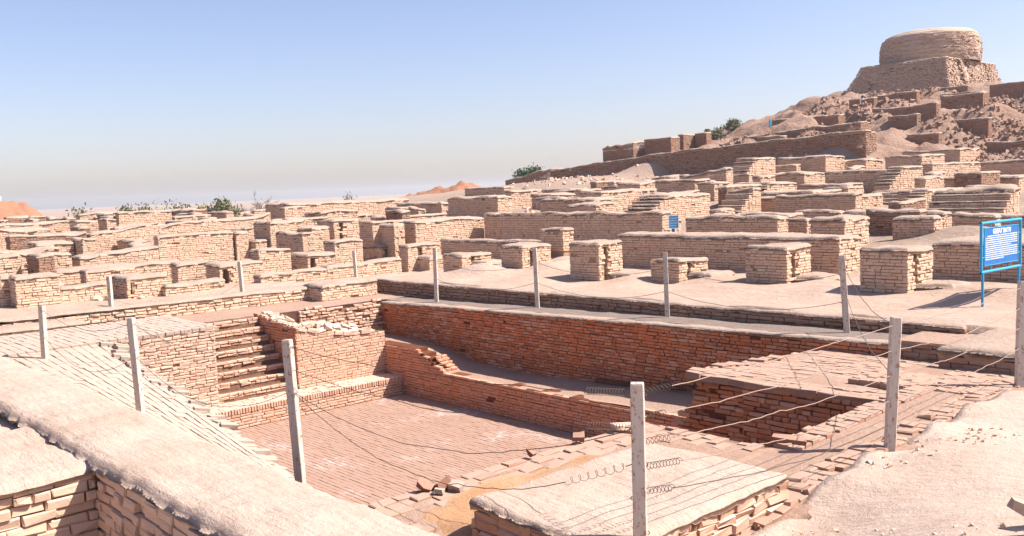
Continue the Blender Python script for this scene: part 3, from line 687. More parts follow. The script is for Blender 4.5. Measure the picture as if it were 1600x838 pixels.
# near (south) end: corner blocks either side of the hidden near stairs
t = empty('corner_block', (12.6, -.6, 2), 'red brick corner block with paved top behind the shaded near stair pit', 'ruin')
se_z = lambda X, Y: 2.335 - .068 * np.clip(np.asarray(Y) + 2.2, 0, 9) + 0 * np.asarray(X) + .04 * fbm(np.asarray(X) * .9, np.asarray(Y) * .9, 5, 2)
boxes('mud_core', [(12.07, 14.15, -2.565, -.6, -.1, 2.17), (12.07, 14.15, -.6, 1.42, -.1, 2.02), (11.15, 12.07, -2.47, -.6, -.1, 2.17), (11.15, 12.07, -.6, 1.42, -.1, 2.02), (10.85, 11.2, -2.45, .5, -.1, 1.5), (10.6, 10.9, -2.43, .1, -.1, 1.1)], M['red_core'], t)
sheet('paved_core', ar(11.1, 14.2, .12), ar(-2.5, 1.45, .12), lambda X, Y: se_z(X, Y) - .010, 'path', .1, .02, 40, t, None)
lay(t, face(12.07, -2.6, .5, 0, 2.1, lambda u: 1.83, .0745, .265, .012, .007, .004, .007, hdr=.35), 'red', 300, .004, .010)
def h_rag(u):
    x = 10.6 + u; return .7 if x < 10.8 else 1.05 + (x - 10.8) * 1.5 if x < 11.1 else 1.55 + min(.28, (x - 11.1) * 1.2)
lay(t, face(10.6, -2.5, .5, 0, 1.47, h_rag, .0745, .265, .014, .014, .02, .012), 'red', 160, .006, .012)
lay(t, paving(11.1, 14.15, -2.6, 1.4, lambda x, y: float(se_z(x, y)) + .0, 'x', .29, .145, .010, .008, lambda x, y: float(vnoise(x * 1.1, y * 1.1, 31)) < .14 or y < -2.2, .012), 'pave', 260, .004, .006, 'paving_bricks')
it = []
yy = -2.55
while yy < .9:        # ragged coping along the broken front edge
    it.append((11.22 + random.uniform(-.12, .08), yy, float(se_z(11.2, yy)) + .02 + random.uniform(-.06, .03), -math.pi / 2 + random.gauss(0, .05), random.gauss(0, .04), random.gauss(0, .12), random.uniform(.24, .34), .14)); yy += .15
lay(t, it, 'pave', 40, .008, .007)
# hidden near steps
t = empty('staircase', (13, -3.6, .46), 'near stair pit sunk in deep shade beside the red corner block', 'staircase')
for k in range(7):
    x0 = 12.3 + .26 * k; boxes('step', [(x0, 14.2, -4.66, -2.58, -.1, .46 + .2 * (k + 1))], M['red_core'], t)

t = empty('corner_block', (13, -7, 1.5), 'brick-topped near corner of the bath with a loose broken edge', 'ruin')
sw_z = lambda X, Y: 2.165 + .03 * fbm(np.asarray(X), np.asarray(Y), 12, 2)
boxes('mud_core', [(12.05, 14.2, -10.3, -4.7, -.2, 2.08)], M['rust_core'], t)
sheet('top_mud', ar(12.0, 15.0, .12), ar(-10.4, -4.7, .12), lambda X, Y: sw_z(X, Y) - .012, 'path', .1, .015, 44, t, None)
lay(t, paving(11.98, 14.15, -9.9, -4.7, lambda x, y: float(sw_z(x, y)), 'y', .29, .15, .014, .012, lambda x, y: (x < 12.55 + .25 * float(vnoise(y * 1.5, 3, 2)) or y > -5.15 + .3 * float(vnoise(x * 1.5, 1, 5)) or y < -8.9) and random.random() > .05, .03), 'pave', 200, .004, .006, 'paving_bricks')
sheet('orange_earth', ar(12.45, 13.5, .1), ar(-8.9, -6.0, .1), lambda X, Y: sw_z(X, Y) + .030 - .16 * np.clip(np.abs(X - 12.95 + .12 * np.sin(Y * 3)) - .38, 0, 1) - .2 * np.clip(np.abs(Y + 7.5) - 1.15, 0, 1), 'orange', .05, .085, 46, sc_=2.4)

# landing along the near end
def sl_z(X, Y): return 2.31 - .14 * np.clip((-6.0 - np.asarray(Y)) / 1.0, 0, 1) + .012 * (np.asarray(Y) + 4) * 0 + np.clip((np.asarray(Y) + 5.5) * .02, -.06, .06)
sheet('dirt_path', ar(14.1, 15.4, .1), ar(-10.4, 2.7, .15), sl_z, 'path', .3, .03, 50)
t = empty('brick_edging', (14.3, -3, 2.3), 'row of flat bricks edging the near stair pit beside the dirt path', 'edging')
it = paving(14.13, 14.45, -5.1, -1.55, lambda x, y: float(sl_z(x, y)) + .03, 'x', .34, .145, .012, .008, None, .015)
it += paving(14.13, 14.32, -5.1, -2.6, lambda x, y: float(sl_z(x, y)) + .045, 'x', .22, .15, .016, .012, lambda x, y: random.random() < .1, .04)
lay(t, it, 'pave', 120, .005, .007)
t = empty('brick_edging', (15, -4, 2.3), 'uneven band of bricks between the dirt path and the trodden foreground', 'edging')
lay(t, paving(14.82, 15.18, -9.6, .2, lambda x, y: float(sl_z(x, y)) + .03 + .03 * float(vnoise(x * 3, y * 1.3, 9)), 'x', .30, .15, .014, .010, lambda x, y: random.random() > .12, .03), 'pave', 160, .006, .008)
t = empty('brick_kerb', (14.1, -1.6, 2.3), 'single course of bricks forming a low step across the near landing', 'kerb')
boxes('mud_core', [(13.3, 15.15, -1.76, -.3, 2.0, 2.385)], M['path'], t)
lay(t, face(13.25, -1.8, 2.31, 0, 1.9, lambda u: .09, .085, .28, .012, .008, .02, .01) + paving(13.25, 15.15, -1.8, -.25, lambda x, y: 2.395, 'y', .29, .15, .012, .006, lambda x, y: float(vnoise(x * 1.3, y * 1.3, 5)) < .2, .015), 'pave', 120, .005, .010)
t = empty('brick_kerb', (13.2, 1.3, 2.3), 'dark brick kerb where the gravel walk meets the near landing', 'kerb')
boxes('mud_core', [(12.4, 14.9, 1.40, 2.9, 2.0, 2.40)], M['path'], t)
lay(t, face(12.4, 1.37, 2.05, 0, 2.5, lambda u: .35, .085, .28, .012, .01, .02, .01), 'dark', 60, .006, .008)

# K1: mud-capped block at the right
def block(t, x0, x1, y0, y1, z0, z1, mat, core, capmat='mud', ch=.085, bl=.29, nobj=150, cap_t=.05, amp=.04, proud=.008, drip=.06, gap=.010, jit=.003, res=.12, slope=(0, 0), miss=.015, seed=1, rnd=.1, slot=None, over=.010, wob=.05, capz=.0):
    hf = lambda X, Y: z1 + slope[0] * (X - x1) + slope[1] * (Y - y0) + wob * fbm(np.asarray(X) * .9, np.asarray(Y) * .9, seed, 3)
    zb = z0 - .5
    top = z1 - .05 - wob * .45 + min(0, -slope[0] * (x1 - x0) if slope[0] > 0 else 0) + min(0, slope[1] * (y1 - y0))
    if slot:
        a, b, d = slot; boxes('mud_core', [(x0, x1 - .035, y0 + .035, y0 + a, zb, top), (x0, x1 - .035, y0 + b, y1, zb, top), (x0, x1 - d, y0 + a, y0 + b, zb, top)], M[core], t)
    else: boxes('mud_core', [(x0, x1 - .035, y0 + .035, y1, zb, top)], M[core], t)
    it = face(x0, y0, z0 - .1, 0, x1 - x0, lambda u: float(hf(x0 + u, y0)) - z0 + .1 - .02, ch, bl, gap, proud, miss, .005)
    it += face(x1, y0, z0 - .1, math.pi / 2, y1 - y0, lambda u: float(hf(x1, y0 + u)) - z0 + .1 - .02, ch, bl, gap, proud, miss, .005, skip=(lambda u, z: slot[0] - .03 < u < slot[1] + .03) if slot else None)
    if slot: it += face(x1 - slot[2] + .02, y0 + slot[0] + .01, z0 - .1, math.pi / 2, slot[1] - slot[0] - .02, lambda u: float(hf(x1 - .2, y0 + slot[0] + u)) - z0 + .05, ch, bl, gap, proud, miss, .005)
    lay(t, it, mat, nobj, jit, .007)
    if capmat: cap('mud_cap', x0, x1, y0, y1, lambda X, Y: hf(X, Y) + cap_t + capz, capmat, t, over, rnd, res, drip, amp, seed)
t = empty('brick_block', (15, .8, 2.3), 'squat mud-topped brick block on the near landing below the blue notice board', 'ruin')
block(t, 13.85, 17.2, -.3, 1.9, 2.36, 2.63, 'dark', 'red_core', nobj=100, ch=.10, bl=.32, amp=.05, drip=.09, seed=61, wob=.03)
t = empty('brick_block', (14.3, -7.5, 2.1), 'low lumpy mud-topped platform behind the large foreground post', 'ruin')
block(t, 13.45, 15.08, -8.75, -6.35, 2.12, 2.47, 'rust', 'rust_core', 'mudwall', nobj=120, ch=.085, bl=.27, amp=.03, drip=.07, res=.05, seed=62, wob=.02, rnd=.07, jit=.010, capz=.01)

# ------------------------------------------------------------------ foreground mud wall and the pit at lower left
t = empty('mud_wall', (6, -10.6, 2.1), 'long thick pale mud-plastered wall crossing the foreground from left edge to bottom centre', 'wall')
boxes('mud_core', [(-8, 17.0, -11.12, -10.4, 1.4, 2.95)], M['tan_core'], t)
hfw = lambda X, Y: 3.10 + .04 * fbm(X * .45, Y * .45, 71, 3) + .03 * fbm(X * 2.2, Y * 2.2, 75, 4) - .10 * np.clip(Y + 10.75, 0, 1) + .02 * fbm(X * 7, Y * 2, 76, 2)
V_ = cap('mud_cap', -8, 17.2, -11.18, -10.22, hfw, 'mudwall', t, .03, .13, .07, .05, .03, 72)
it = face(11.3, -11.17, 1.8, 0, 3.4, lambda u: 1.2, .088, .29, .013, .012, .02, .008)
lay(t, it, 'tan', 300, .005, .010)
t = empty('brick_wall', (10.9, -12.5, 1.8), 'sunlit rough brick wall at the lower left corner of the pit', 'wall')
boxes('mud_core', [(10.2, 11.27, -15.5, -11.1, 1.4, 2.88)], M['tan_core'], t)
lay(t, face(11.32, -15.5, 1.8, math.pi / 2, 4.34, lambda u: 1.13, .088, .30, .013, .012, .02, .008), 'tan', 300, .006, .010)
cap('mud_cap', 9.3, 11.32, -15.5, -11.1, lambda X, Y: 3.0 + .03 * (Y + 11), 'mudwall', t, .02, .07, .08, .04, .04, 77)
t = empty('mud_step', (13, -11.6, 2.0), 'small mud-covered step against the shaded wall at the bottom left', 'step')
block(t, 12.3, 14.6, -12.6, -11.05, 1.9, 2.42, 'tan', 'tan_core', 'mudwall', nobj=60, ch=.09, bl=.3, amp=.07, rnd=.2, res=.08, seed=78, wob=.08)

# ------------------------------------------------------------------ ruined walls and piers
def ruin(key, name, cat, label, group=None, mat='tan', slot=None, steps=0, nobj=0, wob=.07, slope=(0, 0), ch=None, tilt=0.0, capmat='mud', L=None, W=None, H=None, amp=.05, dz=0.0, run=.26):
    x, y, z, Lx, Wy, Hh, D = BL[key]
    Lx = L or max(Lx, .5); Wy = W or max(Wy, .5); Hh = H or Hh
    ch = ch or (.073 if D < 29 else .078 if D < 42 else .098)
    t = empty(name, (x - Lx / 2, y + Wy / 2, z), label, cat, group)
    core = {'tan': 'tan_core', 'dark': 'dark_core', 'red': 'red_core', 'rust': 'rust_core'}[mat]
    seed = sum(ord(c) * (i + 3) for i, c in enumerate(key))
    res = .10 if D < 29 else .15 if D < 42 else .25
    far = D > 42
    kw = dict(nobj=nobj, ch=ch, bl=.25 if D < 42 else .31, gap=.012 if D < 42 else .018, proud=.008, drip=.07 if not far else .10, res=res, wob=wob, amp=amp, seed=seed, rnd=.12, miss=.02, jit=.003, slope=slope)
    base = z - (.25 if D < 30.5 else .75)
    block(t, x - Lx, x, y, y + Wy, base, z + Hh - .06, mat, core, capmat, slot=slot, **kw)
    if key[0] == 'E' and key[1:].isdigit():      # low mud plinth on the sunny side of each pier
        kk = dict(kw); kk.update(nobj=0, wob=.05, rnd=.16, amp=.06, drip=.05, slope=(0, 0))
        block(t, x - .1, x + .75, y + .42, y + Wy + .15, z - .3, z + .16, mat, core, capmat, **kk)
    if steps:
        kw['wob'] = .02; kw['amp'] = .02; kw['drip'] = .03; kw['rnd'] = .04; kw['slope'] = (0, 0)
        for i in range(steps):
            y1 = y - run * i; kw['seed'] = seed + i
            block(t, x - Lx, x - .012 * (i + 1), y1 - run, y1, base, z + Hh * (1 - (i + 1) / (steps + 1)) - .04, mat, core, capmat, **kw)
    return t
G_E = 'slotted brick piers along the terrace'
ruin('E1', 'brick_pier', 'pier', 'broad square brick pier with a slot in its sunlit side, left of the notice board', G_E, nobj=240, slot=(.34, .52, .3), wob=.05)
ruin('E2', 'brick_pier', 'pier', 'square slotted brick pier, second to the left of the notice board', G_E, nobj=220, slot=(.26, .44, .3), wob=.05)
ruin('E3', 'brick_pier', 'pier', 'waist-low broken pier with a small notch beside the third far fence post', G_E, nobj=160, slot=(.38, .54, .2), wob=.10)
ruin('E4', 'brick_pier', 'pier', 'tallest slotted pier of the terrace row, left of the low notched pier', G_E, nobj=220, slot=(.24, .38, .25), wob=.05)
ruin('E5', 'brick_pier', 'pier', 'slotted pier behind the second far fence post with dirt heaped at its left', G_E, nobj=160, slot=(.36, .52, .25), wob=.06)
ruin('E6', 'brick_pier', 'pier', 'low rounded worn-down pier stump between two taller slotted piers', G_E, nobj=60, slot=(.42, .55, .12), wob=.14)
ruin('E7', 'brick_pier', 'pier', 'narrow slotted pier near the far corner, just left of a fence post', G_E, nobj=60, slot=(.5, .72, .2), wob=.05)
ruin('E8', 'brick_pier', 'pier', 'slotted pier at the far corner of the terrace, leftmost of its row', G_E, nobj=60, slot=(.25, .45, .3), wob=.05)
ruin('W1', 'brick_wall', 'wall', 'shaded brick wall directly behind the large blue notice board', nobj=150, wob=.05, H=.95)
ruin('W2', 'brick_wall', 'wall', 'long thick mud-topped brick wall behind the terrace piers below the small blue sign', nobj=200, wob=.06, H=1.10)
ruin('W3', 'brick_wall', 'wall', 'mud-topped wall behind the far half of the terrace pier row', nobj=60, wob=.05)
ruin('S1', 'brick_wall', 'wall', 'long shaded wall with scalloped mud top in the middle distance', wob=0.12, ch=.09)
ruin('L1', 'brick_wall', 'wall', 'sunlit rubble-brick wall meeting the scalloped shaded wall at a corner', wob=0.09)
ruin('B1', 'brick_block', 'ruin', 'right one of two dark-faced blocks left of the sunlit rubble wall', wob=0.09)
ruin('B2', 'brick_block', 'ruin', 'left one of two dark-faced blocks left of the sunlit rubble wall', wob=0.09)
ruin('R1', 'brick_block', 'ruin', 'small low free-standing brick block before the scalloped shaded wall', wob=0.09)
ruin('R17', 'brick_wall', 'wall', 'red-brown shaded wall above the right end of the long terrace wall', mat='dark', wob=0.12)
ruin('R17b', 'brick_wall', 'wall', 'narrow sunlit wall end right of the small blue sign', wob=0.10)
ruin('R18', 'brick_block', 'ruin', 'large mud-draped block with a shaded face, above the second pier from the notice board', wob=0.17, nobj=120)
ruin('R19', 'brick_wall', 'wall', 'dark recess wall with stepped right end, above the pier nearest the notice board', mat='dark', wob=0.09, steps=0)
ruin('R2', 'brick_wall', 'wall', 'low wall with dark left face beyond the sunlit rubble wall', wob=0.10)
ruin('R4', 'brick_wall', 'wall', 'thin low wall just above the scalloped wall top', wob=0.07)
ruin('R5', 'brick_wall', 'wall', 'dark-faced room wall with long sunlit right flank in the middle hillside', wob=0.07)
ruin('R6', 'brick_wall', 'wall', 'stepped wall with striped brick treads above the left of the small blue sign', wob=0.07, steps=4)
ruin('R7', 'brick_wall', 'wall', 'dark square wall below the left half of the high retaining wall', wob=0.07)
ruin('R8', 'brick_block', 'ruin', 'small box-like ruin right of the dark square wall on the slope', wob=0.07)
ruin('R9', 'brick_wall', 'wall', 'rounded rubble heap of wall under the middle of the retaining wall', wob=0.25, slope=(.06, 0))
ruin('R11', 'brick_wall', 'wall', 'low stepped wall right of the box-like ruin on the slope', wob=0.07, steps=2)
ruin('R12', 'brick_wall', 'wall', 'crumbling wall with dark left face left of the wide shaded room wall', wob=0.20)
ruin('R13', 'brick_wall', 'wall', 'wide shaded room wall centred on the slope below the rubble cliff', wob=0.07)
ruin('R14', 'brick_wall', 'wall', 'thin dark parapet line above the long straight low wall', wob=0.05)
ruin('R15', 'brick_wall', 'wall', 'long straight low wall above the reddish dirt strip', wob=0.05, steps=0)
ruin('R16', 'brick_wall', 'wall', 'short parapet piece standing over the end of the long straight wall', wob=0.05)
ruin('R20', 'brick_block', 'ruin', 'small dark block beside the stepped end of the dark recess wall', wob=0.07)
ruin('R21', 'brick_wall', 'wall', 'sunlit wall with stepped shaded end above the left edge of the notice board', wob=0.09, steps=5)
ruin('R21b', 'brick_wall', 'wall', 'shaded wall corner directly above the blue notice board', wob=0.07)
ruin('R22', 'brick_wall', 'wall', 'tall wall end with a pale lit flank high right on the slope', wob=0.09)
ruin('R23', 'brick_wall', 'wall', 'uppermost shaded room wall under the rubble cliff', wob=0.10)
ruin('R24', 'brick_wall', 'wall', 'sunlit wall with steep stepped front left of the tall wall end', wob=0.07, steps=5)
ruin('R25', 'brick_wall', 'wall', 'long thin kerb-like wall at the right edge above the notice board', wob=0.05)
ruin('R26', 'brick_wall', 'wall', 'broad shaded wall cut by the right edge of the picture, below the cliff', wob=0.07)
ruin('R28', 'brick_block', 'ruin', 'low slab-topped ruin on the dirt mound left above the notice board', wob=0.10)
ruin('R29', 'brick_wall', 'wall', 'small dark wall bit left under the start of the retaining wall', wob=0.10)
ruin('R30', 'brick_wall', 'wall', 'dark wall bit with rubble at the foot of the retaining wall', wob=0.10)
ruin('R31', 'brick_wall', 'wall', 'pale stepped wall rising against the right half of the retaining wall', wob=0.17, steps=3)
ruin('R32', 'brick_wall', 'wall', 'wall remnant with rubble top below the right end of the retaining wall', wob=0.15)
ruin('R33', 'brick_wall', 'wall', 'low broken wall along the foot of the rubble cliff', wob=0.20)
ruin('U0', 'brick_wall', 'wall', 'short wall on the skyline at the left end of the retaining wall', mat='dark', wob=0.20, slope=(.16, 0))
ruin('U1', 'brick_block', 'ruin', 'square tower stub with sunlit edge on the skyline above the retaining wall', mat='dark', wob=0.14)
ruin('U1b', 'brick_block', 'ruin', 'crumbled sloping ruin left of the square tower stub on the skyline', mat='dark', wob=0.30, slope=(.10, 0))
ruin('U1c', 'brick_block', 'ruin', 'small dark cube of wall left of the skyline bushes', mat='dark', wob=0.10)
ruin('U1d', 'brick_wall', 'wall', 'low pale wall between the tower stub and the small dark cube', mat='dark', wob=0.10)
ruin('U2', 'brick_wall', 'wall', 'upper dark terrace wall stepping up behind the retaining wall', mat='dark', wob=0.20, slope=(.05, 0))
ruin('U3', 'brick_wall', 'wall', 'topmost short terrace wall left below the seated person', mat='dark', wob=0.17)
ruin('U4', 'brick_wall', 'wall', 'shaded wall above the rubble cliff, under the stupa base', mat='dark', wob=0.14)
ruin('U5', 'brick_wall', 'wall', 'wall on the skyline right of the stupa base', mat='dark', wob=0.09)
G_N = 'brick ruins beyond the far end of the bath'
ruin('N1', 'brick_block', 'ruin', 'free-standing square mud block at the far corner of the bath', nobj=150, wob=0.07, mat='tan')
ruin('T1', 'brick_block', 'ruin', 'tall dark-faced block, leftmost of the cluster beyond the far stairs', G_N, wob=0.09)
ruin('T2', 'brick_block', 'ruin', 'leaning mud-topped block in front of the tall dark-faced block', G_N, wob=0.14)
ruin('T3', 'brick_block', 'ruin', 'flat-topped block behind the leaning mud-topped block', G_N, wob=0.10)
ruin('T4', 'brick_block', 'ruin', 'squat rubble-brick block left of the far corner pier', G_N, wob=0.10)
ruin('T5', 'brick_block', 'ruin', 'rounded rubble-brick stump with sunlit front left of the notched low block', G_N, wob=0.14)
ruin('T6', 'brick_block', 'ruin', 'low block with a wide notch between the rounded stump and squat block', G_N, slot=(.08, .3, .3), wob=0.10)
ruin('T7', 'brick_block', 'ruin', 'slotted tall block at the back of the far cluster', G_N, slot=(.3, .5, .3), wob=0.10)
ruin('T8', 'brick_block', 'ruin', 'rear block with ragged mud rim near the skyline', G_N, wob=0.12)
ruin('T9', 'brick_wall', 'wall', 'long flat mud-topped wall forming the skyline right of the bare bush', G_N, wob=0.14)
ruin('T10', 'brick_wall', 'wall', 'low skyline wall left of the orange mound', G_N, wob=0.10)
ruin('A1', 'brick_wall', 'wall', 'sunlit wall with dark left end in the left middle distance', G_N, wob=0.10, slope=(0, .06))
ruin('A2', 'brick_wall', 'wall', 'highest part of the smooth sunlit wall in the left middle distance', G_N, wob=0.05)
ruin('A3', 'brick_pier', 'pier', 'narrow sunlit pier ending the smooth wall in the left middle distance', G_N, wob=0.03)
ruin('B', 'brick_wall', 'wall', 'low wall with small dark end in front of the smooth sunlit wall', G_N, wob=0.09)
ruin('Cc', 'brick_pier', 'pier', 'low slotted pier behind the second left fence post', G_N, slot=(.02, .16, .25), wob=0.10, nobj=100)
ruin('Dd', 'brick_block', 'ruin', 'rough brick lump right of the low slotted pier', G_N, wob=0.17)
ruin('Ee', 'brick_pier', 'pier', 'notched pier behind the third left fence post', G_N, slot=(.08, .35, .4), wob=0.10)
ruin('F', 'brick_pier', 'pier', 'big sunlit brick pier at the left edge of the picture', G_N, wob=0.09, nobj=100)
ruin('F0', 'brick_pier', 'pier', 'pier cut off by the left edge of the picture', G_N, wob=0.09)
ruin('G', 'brick_wall', 'wall', 'sunlit wall with striped stepped end at far left', G_N, wob=0.09)
ruin('H', 'brick_block', 'ruin', 'tumbled rubble-brick wall right of the striped steps', G_N, wob=0.15, steps=5, run=.2)
ruin('J', 'brick_wall', 'wall', 'pale slotted wall high at the left edge', G_N, slot=(1.9, 2.05, .3), wob=0.14)
ruin('K', 'brick_wall', 'wall', 'small striped stepped ruin high at left', G_N, wob=0.09, steps=5)
ruin('Lr', 'brick_wall', 'wall', 'rough rubble-brick wall descending toward the left', G_N, wob=0.20, slope=(0, .10))
ruin('Lr2', 'brick_wall', 'wall', 'long rough rubble-brick wall under the green bush', G_N, wob=0.17, slope=(0, .05))
ruin('M1', 'brick_block', 'ruin', 'dark lump of masonry on the left skyline beside the orange mound', G_N, mat='dark', wob=0.20)
ruin('M2', 'brick_block', 'ruin', 'broken dark masonry on the skyline before the grey bush', G_N, mat='dark', wob=0.25)
ruin('M3', 'brick_block', 'ruin', 'broken dark masonry on the skyline left of the green bush', G_N, mat='dark', wob=0.25)
ruin('P1', 'brick_plinth', 'plinth', 'low sunlit plinth right of the big left-edge pier', G_N, wob=0.07, nobj=60)
ruin('P2', 'brick_plinth', 'plinth', 'low mud plinth in front of the rough brick lump', G_N, wob=0.09)
ruin('P3', 'brick_plinth', 'plinth', 'low mud plinth in front of the rounded rubble-brick stump', G_N, wob=0.09)
ruin('P4', 'brick_plinth', 'plinth', 'low mud plinth in front of the squat rubble-brick block', G_N, wob=0.09)
# extra walls that fill the crowded slope, standing between the rooms above
EX = [  # x, y, z, L, W, H, D, label
    (4.9, 17.2, 3.62, 1.6, .6, .5, 31, 'reddish wall stub beside the dirt strip above the mud-draped block', 2),
    (-3.0, 13.2, 3.6, 2.6, .9, .45, 34, 'pale broken wall top behind the scalloped wall', 0),
    (-14.6, 15.6, 4.35, 3.2, .7, .5, 46, 'sunlit wall strip left of the dark-faced room wall', 0),
    (-20.5, 22.5, 4.5, 4.0, 1.0, .6, 54, 'pale wall remnant below the orange mound on the skyline', 0),
    (-17.5, 26.5, 4.75, 3.6, .9, .6, 54, 'pale mud-topped wall under the left end of the retaining wall', 3),
    (-12.0, 21.5, 4.55, 2.4, .8, .5, 48, 'low pale wall left of the dark square wall', 0),
    (9.2, 17.6, 3.45, 2.4, .8, .4, 29, 'mud-smoothed wall remnant left above the notice board', 0),
    (10.6, 21.5, 3.6, 1.6, 1.1, .55, 31, 'tilted wall fragment at the right edge over the notice board', 3),
    (1.3, 26.6, 4.35, 1.8, .7, .5, 41, 'small wall between the short parapet and sunlit stepped wall', 3),
    (-7.5, 33.2, 5.0, 2.6, .8, .8, 51, 'pale wall against the lower right of the retaining wall', 4),
    (1.2, 41.2, 5.3, 3.0, .9, .7, 53, 'small terrace wall right of the uppermost room wall', 2),
    (-30.0, 30.5, 4.6, 4.5, 1.0, .7, 66, 'pale wall below the dark skyline wall left of the retaining wall', 0),
    (-26.0, 5.5, 3.5, .5, 4.2, .7, 45, 'sunlit wall band behind the tall dark-faced block', 0),
    (-31.0, 2.6, 3.75, .6, 5.5, .6, 48, 'pale wall band on the left below the skyline masonry', 0),
    (-28.5, -4.8, 3.5, .6, 4.6, .55, 43, 'pale low wall band at the far left below the orange mound', 0),
    (-18.0, -5.8, 3.05, .6, 3.4, .5, 34, 'sunlit low wall left of the tumbled rubble wall', 0),
    (-38.0, 7.0, 3.9, 2.0, 4.5, .55, 57, 'flat pale ruin along the left skyline', 0),
    (-24.5, 14.5, 4.0, 3.0, 1.0, .6, 52, 'broken wall with a dark hollow on the skyline left of the sunlit rubble wall', 0)]
for i, (x, y, z, L, W, H, D, lab, stp) in enumerate(EX):
    z = min(z, float(ground_z(np.array([x]), np.array([y]))[0]))
    BL['X%d' % i] = (x, y, z, L, W, H + .1, D)
    ruin('X%d' % i, 'brick_wall', 'wall', lab, None, wob=.06, steps=stp)

# ------------------------------------------------------------------ the maze of smaller wall remnants
NUM = lambda n: '%s%s' % (n, 'th' if 10 < n % 100 < 14 else {1: 'st', 2: 'nd', 3: 'rd'}.get(n % 10, 'th'))
ORD = ['first', 'second', 'third', 'fourth', 'fifth', 'sixth', 'seventh', 'eighth', 'ninth', 'tenth', 'eleventh', 'twelfth', 'thirteenth', 'fourteenth', 'fifteenth']
def screen_x(x, y, z):
    d = Vector((x, y, z)) - Vector(CAM); return 800 + 1439.8 * d.dot(RIGHT) / d.dot(FWD), d.dot(FWD)
def scr_y(x, y, z):
    d = Vector((x, y, z)) - Vector(CAM); return 419 + 1439.8 * d.dot(DOWN) / d.dot(FWD)
FOOT = [(v[0] - v[3] - .25, v[0] + .25, v[1] - .25, v[1] + max(v[4], .5) + .25) for v in BL.values()]
def free(x0, x1, y0, y1): return all(x1 < a or x0 > b or y1 < c or y0 > d for a, b, c, d in FOOT)
rm = random.Random(23); MAZE = []
rows_y = [11.2, 12.4, 13.9, 15.6, 17.4, 19.3, 21.3, 23.3, 25.4, 27.6, 29.8, 32.0, 34.4, 36.8, 39.4, 41.8]
for k, y in enumerate(rows_y):
    x = -40.0; row = []
    while x < 15:
        L = rm.choice((1.2, 1.8, 2.6, 3.4, 4.6)); yj = y + rm.uniform(-.5, .5); W = rm.choice((.45, .5, .6, 1.6, 2.2)); H = rm.choice((.35, .45, .55, .7, .9))
        px, D = screen_x(x + L, yj, 4)
        if 690 < px < 1640 and scr_y(x + L, yj, float(ground_z(np.array([x + L]), np.array([yj]))[0]) + H + .3) > np.interp(px, [690, 760, 860, 1100, 1350, 1640], [314, 301, 286, 269, 247, 240]) and free(x, x + L, yj, yj + W) and rm.random() < .85 and yj > 9.5 and not (x + L > 9.5 and yj < 18):
            row.append((x + L, yj, L, W, H, D)); FOOT.append((x - .1, x + L + .1, yj - .1, yj + W + .1))
        x += L + rm.choice((.0, .3, .8, 1.4))
    for i, r in enumerate(row): MAZE.append((r, '%s wall remnant from the left in the %s row up the slope' % (NUM(i + 1), NUM(k + 1)), 'slope'))
rows_x = [-12.8, -14.6, -16.6, -18.4, -20.2, -22.6, -24.4, -26.4, -28.6, -31.0, -33.5, -36.0, -39.0, -42.5, -46.0]
for k, x in enumerate(rows_x):
    y = -12.0; row = []
    while y < 32:
        Wd = rm.choice((1.4, 2.2, 3.0, 4.2)); xj = x + rm.uniform(-.4, .4); L = rm.choice((.5, .55, .7, 1.3)); H = rm.choice((.45, .6, .75, .95))
        px, D = screen_x(xj, y, 3.5)
        if -60 < px < 720 and scr_y(xj, y, float(ground_z(np.array([xj]), np.array([y]))[0]) + H + .3) > np.interp(px, [-60, 130, 400, 720], [338, 333, 325, 314]) and free(xj - L, xj, y, y + Wd) and rm.random() < .9 and not (y > 12 and x > -14):
            row.append((xj, y, L, Wd, H, D)); FOOT.append((xj - L - .1, xj + .1, y - .1, y + Wd + .1))
        y += Wd + rm.choice((.0, .25, .7, 1.2))
    for i, r in enumerate(row): MAZE.append((r, '%s wall remnant from the left in the %s row beyond the far end' % (NUM(i + 1), NUM(k + 1)), 'field'))
# cross walls tying the rows together into rooms
cross = {'slope': [], 'field': []}
for _ in range(420):
    if rm.random() < .5:
        x, y = rm.uniform(-30, 13), rm.uniform(11, 42); L, W = .5, rm.choice((1.4, 2.0, 2.8, 3.6)); wh = 'slope'; H = rm.choice((.4, .55, .75)); lim = ([690, 760, 860, 1100, 1350, 1640], [316, 303, 288, 271, 249, 242])
        if x > 9.0 and y < 18: continue
    else:
        x, y = rm.uniform(-40, -11.5), rm.uniform(-10, 24); L, W = rm.choice((1.4, 2.0, 2.8)), .5; wh = 'field'; H = rm.choice((.5, .7, .9)); lim = ([-60, 130, 400, 720], [340, 335, 327, 316])
    px, D = screen_x(x, y, 4)
    if not (lim[0][0] < px < lim[0][-1]) or not free(x - L + .15, x - .15, y + .15, y + W - .15): continue
    if scr_y(x, y, float(ground_z(np.array([x]), np.array([y]))[0]) + H + .3) < np.interp(px, *lim): continue
    if len(cross[wh]) > 60: continue
    cross[wh].append((px, (x, y, L, W, H, D))); FOOT.append((x - L, x, y, y + W))
NUM = lambda n: '%s%s' % (n, 'th' if 10 < n % 100 < 14 else {1: 'st', 2: 'nd', 3: 'rd'}.get(n % 10, 'th'))
for wh, txt in (('slope', 'cross wall counted from the left among the rooms on the slope'), ('field', 'cross wall counted from the left among the ruins beyond the far end')):
    for i, (px, r) in enumerate(sorted(cross[wh])): MAZE.append((r, NUM(i + 1) + ' ' + txt, wh))
hillw = []
